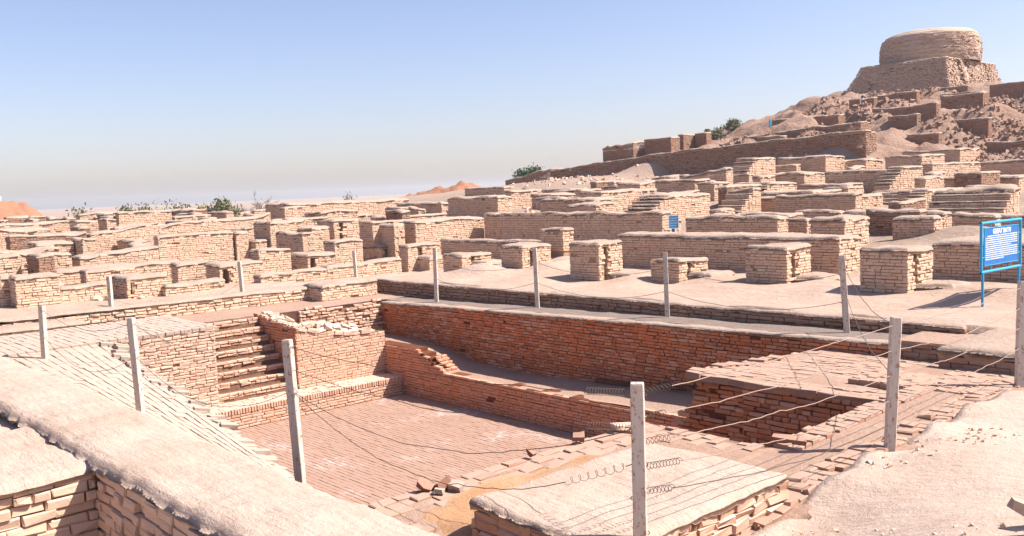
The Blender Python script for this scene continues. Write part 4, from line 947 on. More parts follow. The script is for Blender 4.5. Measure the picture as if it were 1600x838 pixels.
for _ in range(60):
    x, y = rm.uniform(-23, 2), rm.uniform(46.5, 70); L, W = rm.choice((2.2, 3.4, 5.0)), .6; px, D = screen_x(x, y, 9)
    if not (1180 < px < 1640) or not free(x - L, x, y - .8, y + W + .8) or len(hillw) > 14: continue
    hillw.append((px, (x, y, L, W, .5, D))); FOOT.append((x - L, x, y - .8, y + W + .8))
for i, (px, r) in enumerate(sorted(hillw)): MAZE.append((r, NUM(i + 1) + ' half-buried wall from the left on the rubble slope under the stupa', 'hill'))
for i, ((x, y, L, W, H, D), lab, wh) in enumerate(MAZE):
    zz = ground_z(np.array([x, x - L, x]), np.array([y, y, y + W])); z = (float(zz.min()) if wh != 'hill' else float(zz.mean())) + .1
    BL['Z%d' % i] = (x, y, z, L, W, H + .25, D)
    ruin('Z%d' % i, 'wall_remnant', 'wall', lab, 'small wall remnants on the slope' if wh != 'field' else 'small wall remnants beyond the far end', mat='tan' if rm.random() < .85 and wh != 'hill' else 'dark', wob=rm.choice((.06, .14, .24)), steps=rm.choice((0, 0, 0, 0, 3, 4)) if wh == 'slope' and W < 1 else 0, slope=(0, 0))

# high retaining wall across the slope
t = empty('retaining_wall', (-24, 44.3, 5), 'high long dark brick retaining wall climbing the slope below the stupa', 'wall')
RWX = [-39.0, -33.0, -26.1, -20.5, -15.0, -9.75]; RWT = [6.55, 7.05, 7.5, 7.7, 7.9, 8.05]
rwh = lambda x: float(np.interp(x, RWX, RWT)) + .10 * float(vnoise(x * .8, 2, 3))
boxes('mud_core', [(a, a + 1.3, 44.06, 45.0, 3.5, rwh(a + .6) - .14) for a in np.arange(-39, -11, 1.3)], M['dark_core'], t)
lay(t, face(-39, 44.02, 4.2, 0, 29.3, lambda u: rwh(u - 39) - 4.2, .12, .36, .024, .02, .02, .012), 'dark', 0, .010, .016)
lay(t, face(-9.7, 44.02, 4.2, math.pi / 2, 1.6, lambda u: 3.7, .12, .36, .024, .02, .03, .012), 'dark', 0, .010, .016)
cap('mud_cap', -39, -9.7, 44.02, 44.7, lambda X, Y: np.vectorize(rwh)(X) + .06, 'mud', t, .05, .12, .3, .12, .06, 91)

# ------------------------------------------------------------------ stupa
t = st_ = empty('stupa', (-21.5, 80.4, 12.5), 'round mud-brick stupa drum on a square brick base crowning the mound', 'stupa')
def frustum(x0, x1, y0, y1, z0, X0, X1, Y0, Y1, z1):
    return [(x0, y0, z0), (x1, y0, z0), (x1, y1, z0), (x0, y1, z0), (X0, Y0, z1), (X1, Y0, z1), (X1, Y1, z1), (X0, Y1, z1)], BOXF
bv = []; nb = 40; ring_ = []
for k in range(13):
    a = k / 12; z = 10.6 + 5.15 * a; xa, xb, ya, yb = -28.6 + 2.9 * a ** .8, -16.0 - 1.5 * a, 72.3 + 2.5 * a, 87.2 - .7 * a
    for s in np.linspace(0, 1, nb, False): ring_.append((xa + (xb - xa) * s, ya, z))
    for s in np.linspace(0, 1, nb, False): ring_.append((xb, ya + (yb - ya) * s, z))
    for s in np.linspace(0, 1, nb, False): ring_.append((xb + (xa - xb) * s, yb, z))
    for s in np.linspace(0, 1, nb, False): ring_.append((xa, yb + (ya - yb) * s, z))
ring_ = np.array(ring_); cen = np.array([-21.7, 80])
dd = ring_[:, :2] - cen; er = .955 + .10 * fbm(ring_[:, 0] * .5 + ring_[:, 1] * .5, ring_[:, 2] * .6, 5, 4)
ring_[:, :2] = cen + dd * er[:, None]
nr = nb * 4; bf = [(k * nr + j, k * nr + (j + 1) % nr, (k + 1) * nr + (j + 1) % nr, (k + 1) * nr + j) for k in range(12) for j in range(nr)] + [tuple(12 * nr + j for j in range(nr))]
meshobj('base', ring_, bf, M['stupa_core'], t)
it = []
for k in range(33):
    z = 11.4 + k * .135; a = (z - 11.3) / 4.45
    if z > 15.66: break
    a = (z - 10.6) / 5.15; xa = -28.6 + 2.9 * a ** .8; xb = -15.95 - 1.5 * a; ya = 72.26 + 2.5 * a; yb = 87 - .7 * a
    bulge = .10 * math.sin(k * 1.7)
    r1 = face(xa, ya, z, 0, xb - xa, lambda u: .13, .13, .42, .024, .03, .03, .012); r2 = face(xb, ya, z, math.pi / 2, yb - ya, lambda u: .13, .13, .42, .024, .05, .06, .015)
    it += [i for i in r1 if float(vnoise(i[0] * .5, i[2] * .8, 6)) < .18]
    it += [(i[0] + .5 * float(vnoise(i[1] * .7, i[2] * .25, 8)) - (.45 if 76.3 < i[1] < 77.2 or 78.4 < i[1] < 79.1 else 0),) + i[1:] for i in r2]
lay(t, it, 'stupa', 0, .014, .014)
cap('mud_cap', -25.7, -17.5, 74.8, 86.5, lambda X, Y: 15.83 + 0 * X, 'mud', t, .06, .15, .4, .2, .1, 93)
lay(t, [], 'dark')
DZ = 15.75
NR, NT = 26, 96; V = []
prof = [(0, 5.0), (.15, 5.12), (.32, 5.14), (.5, 5.1), (.66, 5.0), (.78, 4.8), (.87, 4.5), (.93, 4.1), (.97, 3.5), (1.0, 2.4), (1.02, 0.05)]
pz = np.array([p[0] for p in prof]); pr = np.array([p[1] * .90 for p in prof]); s_ = np.linspace(0, 1, len(prof))
for i in range(NR * 2):
    s = i / (NR * 2 - 1); zz = np.interp(s, s_, pz) * 3.35; rr = np.interp(s, s_, pr)
    crs = .05 * math.sin(zz * 14) + .03 * math.sin(zz * 31)
    for k in range(NT):
        a = 2 * math.pi * k / NT; n_ = .14 * float(vnoise(math.cos(a) * 3 + zz * .3, math.sin(a) * 3, 4)) + .10 * float(vnoise(a * 9, zz * 5, 2))
        r_ = max(.02, rr + (crs + n_ + .10 * float(vnoise(a * 2.5, zz * 7, 12))) * min(1, rr / 3))
        V.append((-21.43 + r_ * math.cos(a), 80.5 + r_ * math.sin(a), DZ + zz + .12 * float(vnoise(math.cos(a) * 2, math.sin(a) * 2, 7)) * s))
F = [(i * NT + k, i * NT + (k + 1) % NT, (i + 1) * NT + (k + 1) % NT, (i + 1) * NT + k) for i in range(NR * 2 - 1) for k in range(NT)]
t = meshobj('drum', V, F, M['stupa_core'], st_, True)
it = []
for k in range(20):
    zz = .08 + k * .13; rr = float(np.interp(np.interp(zz / 3.35, pz, s_), s_, pr)); n = int(2 * math.pi * rr / .42)
    for j in range(n):
        a = 2 * math.pi * (j + .5 * (k % 2)) / n
        if random.random() < .12 or float(vnoise(a * 3, zz * 2, 15)) > .15: continue
        r_ = rr + .07 + random.gauss(0, .02)
        it.append((-21.43 + r_ * math.cos(a), 80.5 + r_ * math.sin(a), DZ + zz, 0, 0, a + math.pi / 2, .39, .105))
lay(t, it, 'stupa', 0, .012, .02)

# rubble lying on the eroded slope under the stupa
V = []; Q = []
def rocks(n, pick, smin, smax, mat, name, label):
    A = []
    for i in range(n):
        x, y = pick(); s = smin + (smax - smin) * random.random() ** 2.5
        A.append((x, y, s))
    A = np.array(A); z = ground_z(A[:, 0], A[:, 1]) + A[:, 2] * .12
    base = np.array([(-1, -1, -1), (1, -1, -1), (1, 1, -1), (-1, 1, -1), (-1, -1, 1), (1, -1, 1), (1, 1, 1), (-1, 1, 1)]) * .5
    Vv = base[None] * (A[:, 2:3] * rng.uniform(.5, 1.1, (n, 3)))[:, None, :] + rng.normal(0, .13, (n, 8, 3)) * A[:, 2][:, None, None]
    R = euler_mats(rng.uniform(-.5, .5, n), rng.uniform(-.5, .5, n), rng.uniform(0, 6, n))
    Vv = np.einsum('nij,nkj->nki', R, Vv) + np.stack([A[:, 0], A[:, 1], z], -1)[:, None, :]
    Qq = (np.array(BOXF)[None] + 8 * np.arange(n)[:, None, None]).reshape(-1, 4)
    return tag(meshobj(name, Vv.reshape(-1, 3), Qq, M[mat]), label, 'rubble', kind='stuff')
def pick_cliff():
    while True:
        x = random.uniform(-24, 6); y = random.uniform(46, 72)
        if float(vnoise(x * .25, y * .25, 21)) > -.12: return x, y
rocks(9000, pick_cliff, .05, .30, 'dark', 'cliff_rubble', 'brick and earth rubble strewn over the slope under the stupa')
def pick_slope(): return random.uniform(-34, 12), random.uniform(13, 44)
rocks(1500, pick_slope, .08, .32, 'tan', 'slope_rubble', 'small brick rubble scattered among the hillside rooms')
def pick_fore():
    while True:
        x, y = random.uniform(15.3, 19), random.uniform(-11, 1.5)
        if float(vnoise(x * .8, y * .8, 41)) > .02: return x, y
rocks(700, pick_fore, .008, .045, 'tan', 'loose_clods', 'small clods and chips scattered on the trodden foreground')
def pick_left(): return random.uniform(-42, -8), random.uniform(-8, 14)
rocks(900, pick_left, .06, .26, 'tan', 'field_rubble', 'small brick rubble scattered among the ruins at left')

# ------------------------------------------------------------------ distant mounds
def mound(name, cx, cy, cz, rx, ry, h, label, seed):
    n = 60; xs = np.linspace(-1, 1, n); X, Y = np.meshgrid(xs, xs, indexing='ij'); r = np.sqrt(X * X + Y * Y)
    Z = cz - 3 + (h + 3) * np.clip(1 - r ** 3.2, 0, 1) * (1 + .5 * fbm(X * 2.5, Y * 2.5, seed, 4)) + .35 * fbm(X * 9, Y * 9, seed + 2, 3) * (r < 1)
    o = meshobj(name, np.stack([cx + X * rx, cy + Y * ry, Z], -1).reshape(-1, 3), grid_quads(n, n), M['redhill'], None, True)
    return tag(o, kind='structure')
mound('orange_mound', -85, 9.0, 4.1, 9, 8.0, 1.55, '', 5)
mound('red_mound', -72, 59, 4.2, 9, 9, 1.8, '', 8)

# ------------------------------------------------------------------ shrubs
def shrub(name, loc, w, h, label, mat, nleaf=1500, bare=False, seed=1, ls=.16, dens=1.0):
    rnd = random.Random(seed); t = empty(name, loc, label, 'bush', 'bushes on the skyline'); ln = []
    loc = Vector(loc); tips = []
    def grow(p, d, length, lev):
        pts = [p]
        for i in range(3):
            d = (d + Vector((rnd.gauss(0, .22), rnd.gauss(0, .22), rnd.gauss(.03, .12)))).normalized(); p = p + d * length / 3; pts.append(p)
        ln.append((pts, .035 * h / 3 * (.55 ** lev) + .006)); tips.append(p)
        if lev < (4 if bare else 3):
            for k in range(3 if lev < 2 else 2 + bare):
                grow(pts[rnd.choice((1, 2, 3))], (d + Vector((rnd.gauss(0, .65), rnd.gauss(0, .65), rnd.gauss(.05, .35)))).normalized(), length * .68, lev + 1)
    for k in range(5):
        a = rnd.random() * 6.28; grow(loc + Vector((0, 0, -.3)), Vector((math.cos(a) * .55 * w / h, math.sin(a) * .55 * w / h, 1)).normalized(), h * .42, 0)
    V = []; F = []
    for pts, r in ln:
        v, f = tube_vf(pts, lambda s, r=r: r * (1 - .5 * s), 4); k = len(V); V += v; F += [tuple(i + k for i in q) for q in f]
    meshobj('stems', V, F, M['twig'], t)
    if not bare:
        V = []; F = []
        lumps = [(loc + Vector((rnd.gauss(0, w * .27), rnd.gauss(0, w * .27), h * (.25 + .6 * rnd.random()))), rnd.uniform(.16, .34) * h) for _ in range(int(16 * dens))]
        for i in range(nleaf):
            if rnd.random() < .35: c = rnd.choice(tips) + Vector((rnd.gauss(0, .15), rnd.gauss(0, .15), rnd.gauss(0, .12)))
            else:
                lc, lr = rnd.choice(lumps); c = lc + Vector((rnd.gauss(0, 1), rnd.gauss(0, 1), rnd.gauss(0, .8))) * (lr * .55)
            if c.z < loc.z - .1: continue
            q = Euler((rnd.random() * 6, rnd.random() * 6, rnd.random() * 6)).to_matrix(); s = ls * rnd.uniform(.6, 1.3); k = len(V)
            V += [tuple(c + q @ Vector(p)) for p in ((-s, -s * .4, 0), (s, -s * .4, 0), (s, s * .4, 0), (-s, s * .4, 0))]; F.append((k, k + 1, k + 2, k + 3))
        meshobj('leaves', V, F, M[mat], t)
    return t
def sz(x, y, d=.0): return float(ground_z(np.array([x]), np.array([y]))[0]) - d
shrub('green_bush', (-47.5, 16.8, 3.3), 2.2, 2.0, 'rounded olive-green bush on the left skyline', 'leaf', 2600, False, 3, .11)
shrub('bare_bush', (-49.8, 21.7, 3.3), 3.4, 2.9, 'leafless grey-brown thorn bush on the skyline', 'twig', 0, True, 5)
shrub('grey_bush', (-56.6, 14.2, 3.0), 3.4, 2.1, 'low grey-green bush far left behind broken masonry', 'leaf', 900, False, 6, .10, .8)
shrub('grey_bush', (-54.9, 16.1, 3.1), 2.8, 2.2, 'thin grey bush just left of the olive-green bush', 'leaf', 700, False, 7, .10, .8)
shrub('small_bush', (-53.8, 32.3, 3.5), .9, 1.9, 'tiny bush on the skyline above the far cluster of blocks', 'leaf', 300, False, 8, .08)
shrub('green_tree', (-60.7, 62.5, 5.0), 2.3, 2.6, 'dense dark-green bush on the skyline left of the retaining wall', 'leafdeep', 4200, False, 9, .12)
shrub('grey_bush', (-31.3, 58, sz(-31.3, 58)), 1.4, 1.2, 'sparse grey-green bush above the retaining wall, left of a pair', 'leaf', 1300, False, 10, .09)
shrub('grey_bush', (-32.0, 61.8, sz(-32, 61.8)), 1.1, 1.2, 'sparse grey-green bush above the retaining wall, right of a pair', 'leaf', 900, False, 11, .09)
shrub('dark_bush', (-54.5, 9.1, 3.1), 1.8, 2.1, 'small dark bush peeking over the far left ruins', 'leaf', 500, False, 12, .09)
shrub('weed', (13.9, 6.6, 2.6), .35, .14, 'low green weed on the ground behind the notice board leg', 'leafdeep', 260, False, 13, .03)

# ------------------------------------------------------------------ people
def person(name, loc, yaw, label, s=1.0, seated=False):
    me = bpy.data.meshes.new('figure'); hip = .45 if seated else .92
    if seated: J = [(0, 0, hip), (0, .02, hip + .3), (0, .0, hip + .52), (0, -.02, hip + .62), (0, -.03, hip + .74), (.1, 0, hip), (.12, -.42, hip + .02), (.12, -.45, .05), (-.1, 0, hip), (-.12, -.42, hip + .04), (-.12, -.46, .05), (.2, 0, hip + .48), (.26, -.12, hip + .22), (.18, -.34, hip + .1), (-.2, 0, hip + .48), (-.26, -.12, hip + .22), (-.18, -.34, hip + .1), (.12, -.62, .03), (-.12, -.63, .03)]
    else: J = [(0, 0, hip), (0, .02, hip + .3), (0, .0, hip + .52), (0, -.01, hip + .62), (0, -.02, hip + .74), (.1, 0, hip), (.11, -.02, .5), (.11, .03, .06), (-.1, 0, hip), (-.11, .02, .5), (-.11, .05, .06), (.2, 0, hip + .48), (.25, .02, hip + .2), (.24, -.08, hip - .05), (-.2, 0, hip + .48), (-.25, .02, hip + .2), (-.24, -.08, hip - .05), (.12, -.12, .03), (-.12, -.1, .03)]
    E = [(0, 1), (1, 2), (2, 3), (3, 4), (0, 5), (5, 6), (6, 7), (7, 17), (0, 8), (8, 9), (9, 10), (10, 18), (2, 11), (11, 12), (12, 13), (2, 14), (14, 15), (15, 16)]
    Rr = [.14, .15, .14, .06, .1, .1, .075, .05, .1, .075, .05, .065, .05, .035, .065, .05, .035, .04, .04]
    me.from_pydata(J, [], E); o = bpy.data.objects.new('figure_tmp', me); col.objects.link(o)
    sk = o.modifiers.new('s', 'SKIN')
    for v, r in zip(me.skin_vertices[0].data, Rr): v.radius = (r, r)
    me.skin_vertices[0].data[0].use_root = True
    o.modifiers.new('u', 'SUBSURF').levels = 1
    dg = bpy.context.evaluated_depsgraph_get(); dg.update(); nm = bpy.data.meshes.new_from_object(o.evaluated_get(dg))
    bpy.data.objects.remove(o)
    for mm in ('trouser', 'cloth', 'skin'): nm.materials.append(M[mm])
    for p in nm.polygons:
        c = p.center; p.material_index = 2 if c.z > hip + .58 else 1 if (c.z > hip - .12 and not (seated and c.y < -.2 and abs(c.x) < .16)) else 0; p.use_smooth = True
    b = bpy.data.objects.new(name, nm); b.location = loc; b.rotation_euler = (0, 0, yaw); b.scale = (s, s, s); link(b); tag(b, label, 'person')
    V = []; F = []; n = 12
    for i in range(7):
        th = i / 6 * 1.9
        for k in range(n): a = 2 * math.pi * k / n; V.append((.115 * math.sin(th) * math.cos(a), .015 + .125 * math.sin(th) * math.sin(a), hip + .76 + .115 * math.cos(th)))
    for i in range(6):
        for k in range(n): F.append((i * n + k, i * n + (k + 1) % n, (i + 1) * n + (k + 1) % n, (i + 1) * n + k))
    h = bpy.data.meshes.new('hair'); h.from_pydata(V, [], F); h.materials.append(M['hair']); ho = bpy.data.objects.new('hair', h); link(ho, b)
    return b
person('person', (-18.3, 60.5, 10.45), rad(60), 'person in a white shirt seated on the slope below the stupa', 1.0, True)
person('person', (-86.1, 11.0, 5.5), rad(40), 'person in white seated on top of the orange mound at far left', 1.0, True)

# ------------------------------------------------------------------ fence posts and wires
POSTS = {
 'p1': ((-.06, -8.5, 1.9), (-.17, -8.45, 3.27), 'white fence post nearest the left edge by the paved ramp'),
 'p2': ((4.97, -8.5, 1.9), (4.82, -8.49, 3.42), 'white fence post behind the mud wall at the bottom of the paved ramp'),
 'p3': ((9.98, -8.5, 1.9), (9.83, -8.48, 3.55), 'leaning white fence post before the far stairs with wire knots'),
 'p4': ((15.12, -8.47, 1.9), (15.05, -8.37, 3.70), 'large rust-flecked white post in the near foreground'),
 'l1': ((-5.48, -5.37, 2.2), (-5.58, -5.34, 3.33), 'thin far fence post left on the edge wall beyond the ramp'),
 'l2': ((-5.46, -1.68, 2.2), (-5.58, -1.66, 3.41), 'thin far fence post on the edge wall behind the far stairs'),
 'l3': ((-7.61, 3.54, 2.3), (-7.69, 3.56, 3.29), 'short far fence post behind the square mud block'),
 'e1': ((-1.04, 1.98, 2.0), (-1.13, 2.07, 3.62), 'fence post on the gravel walk nearest the far corner'),
 'e2': ((2.79, 2.25, 2.0), (2.69, 2.32, 3.68), 'second fence post along the gravel walk from the far corner'),
 'e3': ((6.89, 2.28, 2.0), (6.8, 2.36, 3.68), 'third fence post along the gravel walk from the far corner'),
 'e4': ((11.14, 2.2, 2.0), (11.01, 2.24, 3.73), 'last fence post along the gravel walk, right of centre'),
 'r1': ((15.15, -4.52, 2.2), (15.15, -4.35, 3.71), 'fence post standing at the near stair pit on the right'),
 'r2': ((15.17, -.95, 2.2), (15.15, -.8, 3.74), 'fence post at the right edge of the picture')}
for k, (b, tp, lab) in POSTS.items():
    b = Vector(b); tp = Vector(tp); t = empty('fence_post', b, lab, 'post', 'white fence posts around the bath')
    d = (tp - b); Lp = d.length; d.normalize(); yaw = rad(38); ax = Vector((math.cos(yaw), math.sin(yaw), 0)); ax = (ax - d * ax.dot(d)).normalized(); ay = d.cross(ax)
    hw = .052; c = .008; V = []; F = []
    oct_ = [(hw, -hw + c), (hw, hw - c), (hw - c, hw), (-hw + c, hw), (-hw, hw - c), (-hw, -hw + c), (-hw + c, -hw), (hw - c, -hw)]
    zs = list(np.linspace(-.3, Lp - .012, 14)) + [Lp]
    for i, z in enumerate(zs):
        s = .90 if i == len(zs) - 1 else 1.0; wob = 1 + .03 * math.sin(i * 2.3)
        for (u, v) in oct_: V.append(tuple(b + d * z + ax * u * s * wob + ay * v * s * wob))
    n = len(zs)
    for i in range(n - 1):
        for q in range(8): F.append((i * 8 + q, i * 8 + (q + 1) % 8, (i + 1) * 8 + (q + 1) % 8, (i + 1) * 8 + q))
    F.append(tuple((n - 1) * 8 + q for q in range(8)))
    meshobj('shaft', V, F, M['post'], t)
    for j in range(5):      # wire eyes
        z = Lp - .10 - j * .26; p = b + d * z; ring = [p + ax * (hw + .004 + .012 * math.cos(a)) * (-1 if j % 2 else 1) + ay * (.0) + Vector((0, 0, .014 * math.sin(a))) for a in np.linspace(0, 6.28, 8)]
        tubes('wire_eye', [ring], .0035, M['wire'], t, 4)
def at_post(k, j):
    b, tp, _ = POSTS[k]; b = Vector(b); tp = Vector(tp); d = (tp - b).normalized(); return tp - d * (.08 + .26 * j)
def helix(a, b, r, n, seg=12):
    a = Vector(a); b = Vector(b); d = b - a; t = d.normalized(); u = t.cross(Vector((0, 0, 1))).normalized(); v = t.cross(u)
    return [a + d * (i / (n * seg)) + u * (r * math.cos(2 * math.pi * i / seg)) + v * (r * math.sin(2 * math.pi * i / seg)) for i in range(n * seg + 1)]
def wire(a, b, sag, label, mat='wire', r=.0045, spring=None, kink=.012, seed=0, group='loose fence wires', extra=None):
    rnd = random.Random(seed); a = Vector(a); b = Vector(b); pts = []; N = 40
    for i in range(N + 1):
        s = i / N; p = a.lerp(b, s); p.z -= sag * 4 * s * (1 - s)
        k = math.sin(s * math.pi); p += Vector((rnd.gauss(0, kink), rnd.gauss(0, kink), rnd.gauss(0, kink))) * k * .4
        p.z += kink * 1.2 * math.sin(s * 9 + seed) * k * math.sin(s * 17 + 2 * seed)
        pts.append(p)
    t = empty('fence_wire', tuple(pts[0]), label, 'wire', group)
    if spring:
        s0, s1, rr, n = spring; i0, i1 = int(s0 * N), max(int(s1 * N), int(s0 * N) + 1); rnd.random()
        lines_ = [pts[:i0 + 1]] if i0 > 0 else []
        lines_.append(pts[i1:]); tubes('strand', [l for l in lines_ if len(l) > 1], r, M[mat], t, 5)
        tubes('spring', [helix(pts[i0], pts[i1], rr, n)], r * .62, M['wire'], t, 4)
    else: tubes('strand', [pts], r, M[mat], t, 5)
    return t
W_ = [('p3', 0, 'p4', 0, .10, (.90, .985, .028, 13), 'top wire from the leaning post to the large foreground post with spring'),
      ('p3', 1, 'p4', 1, .16, (.90, .985, .028, 13), 'second wire from the leaning post to the large foreground post with spring'),
      ('p3', 2, 'p4', 1, .42, None, 'dark sagging wire hanging over the bath floor before the leaning post'),
      ('p3', 2, 'p4', 2, .60, (.86, .985, .03, 7), 'lowest slack dark wire ending in a stretched spring at the foreground post')]
for i, (a, ja, b, jb, sg, sp, lab) in enumerate(W_): wire(at_post(a, ja), at_post(b, jb), sg, lab, 'wire', .0038, sp, .012, i + 3)
names = ['topmost', 'second', 'third', 'fourth', 'lowest']
for j in range(5):
    wire(at_post('p4', j * .72 + .0), at_post('r1', j), .03 + .02 * j, names[j] + ' sprung wire running right from the large foreground post to the pit post', 'wirelight' if j < 4 else 'wire', .0042, ((.02, .03, .02, .03, .02)[j], (.10, .08, .10, .13, .12)[j], .025, (9, 6, 8, 10, 9)[j]), .010, 20 + j, 'sprung wires right of the foreground post')
for j in range(4): wire(at_post('r1', j), at_post('r2', j), .05 + .03 * (j % 2), names[j] + ' wire between the pit post and the right edge post', 'wirelight', .0042, None, .012, 30 + j)
for j in (0, 2): wire(at_post('e4', j), at_post('r1', j), .22, ('upper' if j == 0 else 'lower') + ' wire from the last gravel-walk post to the pit post', 'wire', .005, None, .01, 40 + j)
for a, b, lab in (('e1', 'e2', 'first and second'), ('e2', 'e3', 'second and third'), ('e3', 'e4', 'third and last')):
    for j in (1, 3): wire(at_post(a, j), at_post(b, j), .26, ('upper' if j == 1 else 'lower') + ' thin wire between the %s gravel-walk posts' % lab, 'wire', .005, None, .006, 50 + j)
for a, b, lab in (('p1', 'p2', 'left edge post and ramp post'), ('p2', 'p3', 'ramp post and leaning post'), ('l1', 'l2', 'two thin posts on the far edge wall')):
    for j in (0, 2): wire(at_post(a, j), at_post(b, j), .25 + .1 * j, ('upper' if j == 0 else 'lower') + ' wire between the ' + lab, 'wire', .004, None, .01, 60 + j)
t = wire(at_post('r2', 0), Vector((17.2, 2.2, 3.9)), .03, 'wire leaving the right edge post toward the notice board', 'wirelight', .006, None, .02, 71)
# spare coil hanging behind on the ledge
t = empty('wire_coil', (8.6, 1.0, 1.05), 'rusty coil of wire lying on the dirt ledge against the tall shaded wall', 'wire')
tubes('coil', [helix((5.6, 1.25, .86), (6.9, 1.28, .9), .05, 30), helix((7.4, 1.28, .98), (8.9, 1.28, 1.06), .065, 28)], .006, M['wire'], t, 4)

# ------------------------------------------------------------------ notice boards
dirv = Vector((.07, .9975, 0)); nrm = Vector((.9975, -.07, 0)); S0 = Vector((12.46, 4.92, 2.45)); UP = Vector((0, 0, 1))
t = empty('notice_board', S0, 'large light-blue framed notice board headed GREAT BATH at the right', 'sign')
BWd, z0, z1 = 1.62, 3.22, 4.17
P = lambda u, z, n=0: tuple(S0 + dirv * u + nrm * n + UP * (z - S0.z))
tubes('frame', [[P(-.03, z0), P(-.03, z1)], [P(-.05, z1), P(BWd + .05, z1)], [P(BWd + .03, z0), P(BWd + .03, z1)], [P(-.05, z0), P(BWd + .05, z0)]], .028, M['cyan'], t, 10)
tubes('leg', [[P(.03, 2.4), P(.03, z0)]], .026, M['cyan'], t, 10); tubes('leg', [[P(BWd - .03, 2.4), P(BWd - .03, z0)]], .026, M['cyan'], t, 10)
tubes('bracket', [[P(.36, z0), P(.36, z0 + .14)], [P(1.2, z0), P(1.2, z0 + .14)], [P(.36, z1 - .14), P(.36, z1)], [P(1.2, z1 - .14), P(1.2, z1)], [P(-.03, 3.5), P(.11, 3.5)], [P(-.03, 3.9), P(.11, 3.9)], [P(BWd - .1, 3.5), P(BWd + .03, 3.5)], [P(BWd - .1, 3.9), P(BWd + .03, 3.9)]], .011, M['cyan'], t, 6)
def slab(name, u0, u1, a, b, n0, n1, mat, parent):
    V = [P(u, z, n) for n in (n0, n1) for (u, z) in ((u0, a), (u1, a), (u1, b), (u0, b))]
    return meshobj(name, V, [(0, 3, 2, 1), (4, 5, 6, 7), (0, 1, 5, 4), (1, 2, 6, 5), (2, 3, 7, 6), (3, 0, 4, 7)], M[mat], parent)
pn = slab('panel', .10, 1.52, z0 + .13, z1 - .11, -.008, .008, 'blue', t)
for (a, b, c, d) in ((.085, 1.535, z0 + .115, z0 + .13), (.085, 1.535, z1 - .11, z1 - .095), (.085, .10, z0 + .13, z1 - .11), (1.52, 1.535, z0 + .13, z1 - .11)): slab('rim', a, b, c, d, -.012, .014, 'cyan', t)
def lettering(body, u, z, size, parent, origin, d_, n_, up_):
    cu = bpy.data.curves.new('title', 'FONT'); cu.body = body; cu.size = size; cu.align_x = 'CENTER'; cu.extrude = .001; cu.offset = .004
    o = bpy.data.objects.new('title_tmp', cu); col.objects.link(o); dg = bpy.context.evaluated_depsgraph_get(); dg.update()
    me = bpy.data.meshes.new_from_object(o.evaluated_get(dg)); bpy.data.objects.remove(o)
    mm = Matrix((( d_.x, up_.x, n_.x, 0), (d_.y, up_.y, n_.y, 0), (d_.z, up_.z, n_.z, 0), (0, 0, 0, 1)))
    me.transform(mm); me.materials.clear(); me.materials.append(M['white'])
    ob = bpy.data.objects.new('title', me); ob.location = Vector(origin) + d_ * u + up_ * (z - origin.z) + n_ * .0125 - wloc(parent); return link(ob, parent)
def wloc(o):
    v = Vector(o.location)
    while o.parent is not None: o = o.parent; v = v + Vector(o.location)
    return v
lettering('GREAT BATH', .81, z1 - .225, .13, pn, S0, dirv, nrm, UP)
rr = random.Random(4); V = []; F = []
for li in range(12):      # rows of small lettering, too far off to read
    zc = z1 - .275 - li * .041; u = .20 if li == 0 else .13; end = 1.49 if li not in (5, 11) else (1.2 if li == 5 else .9)
    while u < end:
        wd_ = rr.uniform(.03, .075); ue = min(u + wd_, end); x = u
        while x < ue:
            lw = rr.uniform(.006, .011); hh = rr.choice((.021, .021, .025)); k = len(V)
            V += [P(x, zc, .0105), P(x + lw, zc, .0105), P(x + lw, zc + hh, .0105), P(x, zc + hh, .0105)]; F.append((k, k + 1, k + 2, k + 3)); x += lw + .004
        u = ue + .013
lt = meshobj('lettering', V, F, M['white'], pn)
# small sign among the ruins
S0 = Vector((1.03, 9.86, 3.0)); dirv = Vector((.66, .75, 0)).normalized(); nrm = Vector((.75, -.66, 0)).normalized(); UP = Vector((.02, 0, 1)).normalized()
t = empty('small_sign', S0, 'small blue lettered sign with white border on a short dark post among the ruins', 'sign')
P = lambda u, z, n=0: tuple(S0 + dirv * (u * 1.09) + nrm * n + UP * (2.2 + (z - 5.2) * 1.0926))
slab('post', .06, .15, 2.6, 3.88, -.03, -.01, 'blue', t)
pn = slab('panel', -.02, .25, 3.86, 4.22, -.008, .008, 'cyan', t)
for (a, b, c, d) in ((-.035, .265, 3.845, 3.862), (-.035, .265, 4.218, 4.235), (-.035, -.018, 3.862, 4.218), (.248, .265, 3.862, 4.218)): slab('border', a, b, c, d, -.010, .012, 'white', t)
V = []; F = []
for li in range(4):
    zc = 4.14 - li * .072; u = .015
    while u < .21:
        k = 7; q0 = len(V); wd_ = rr.uniform(.02, .05); cur = [(u + wd_ * i / k, zc + .014 * math.sin(i * 1.3 + u * 90)) for i in range(k + 1)]
        for (a, z) in cur: V += [P(a, z, .0105), P(a, z + .016, .0105)]
        for i in range(k): F.append((q0 + 2 * i, q0 + 2 * i + 2, q0 + 2 * i + 3, q0 + 2 * i + 1))
        u += wd_ + .012
meshobj('lettering', V, F, M['white'], pn)

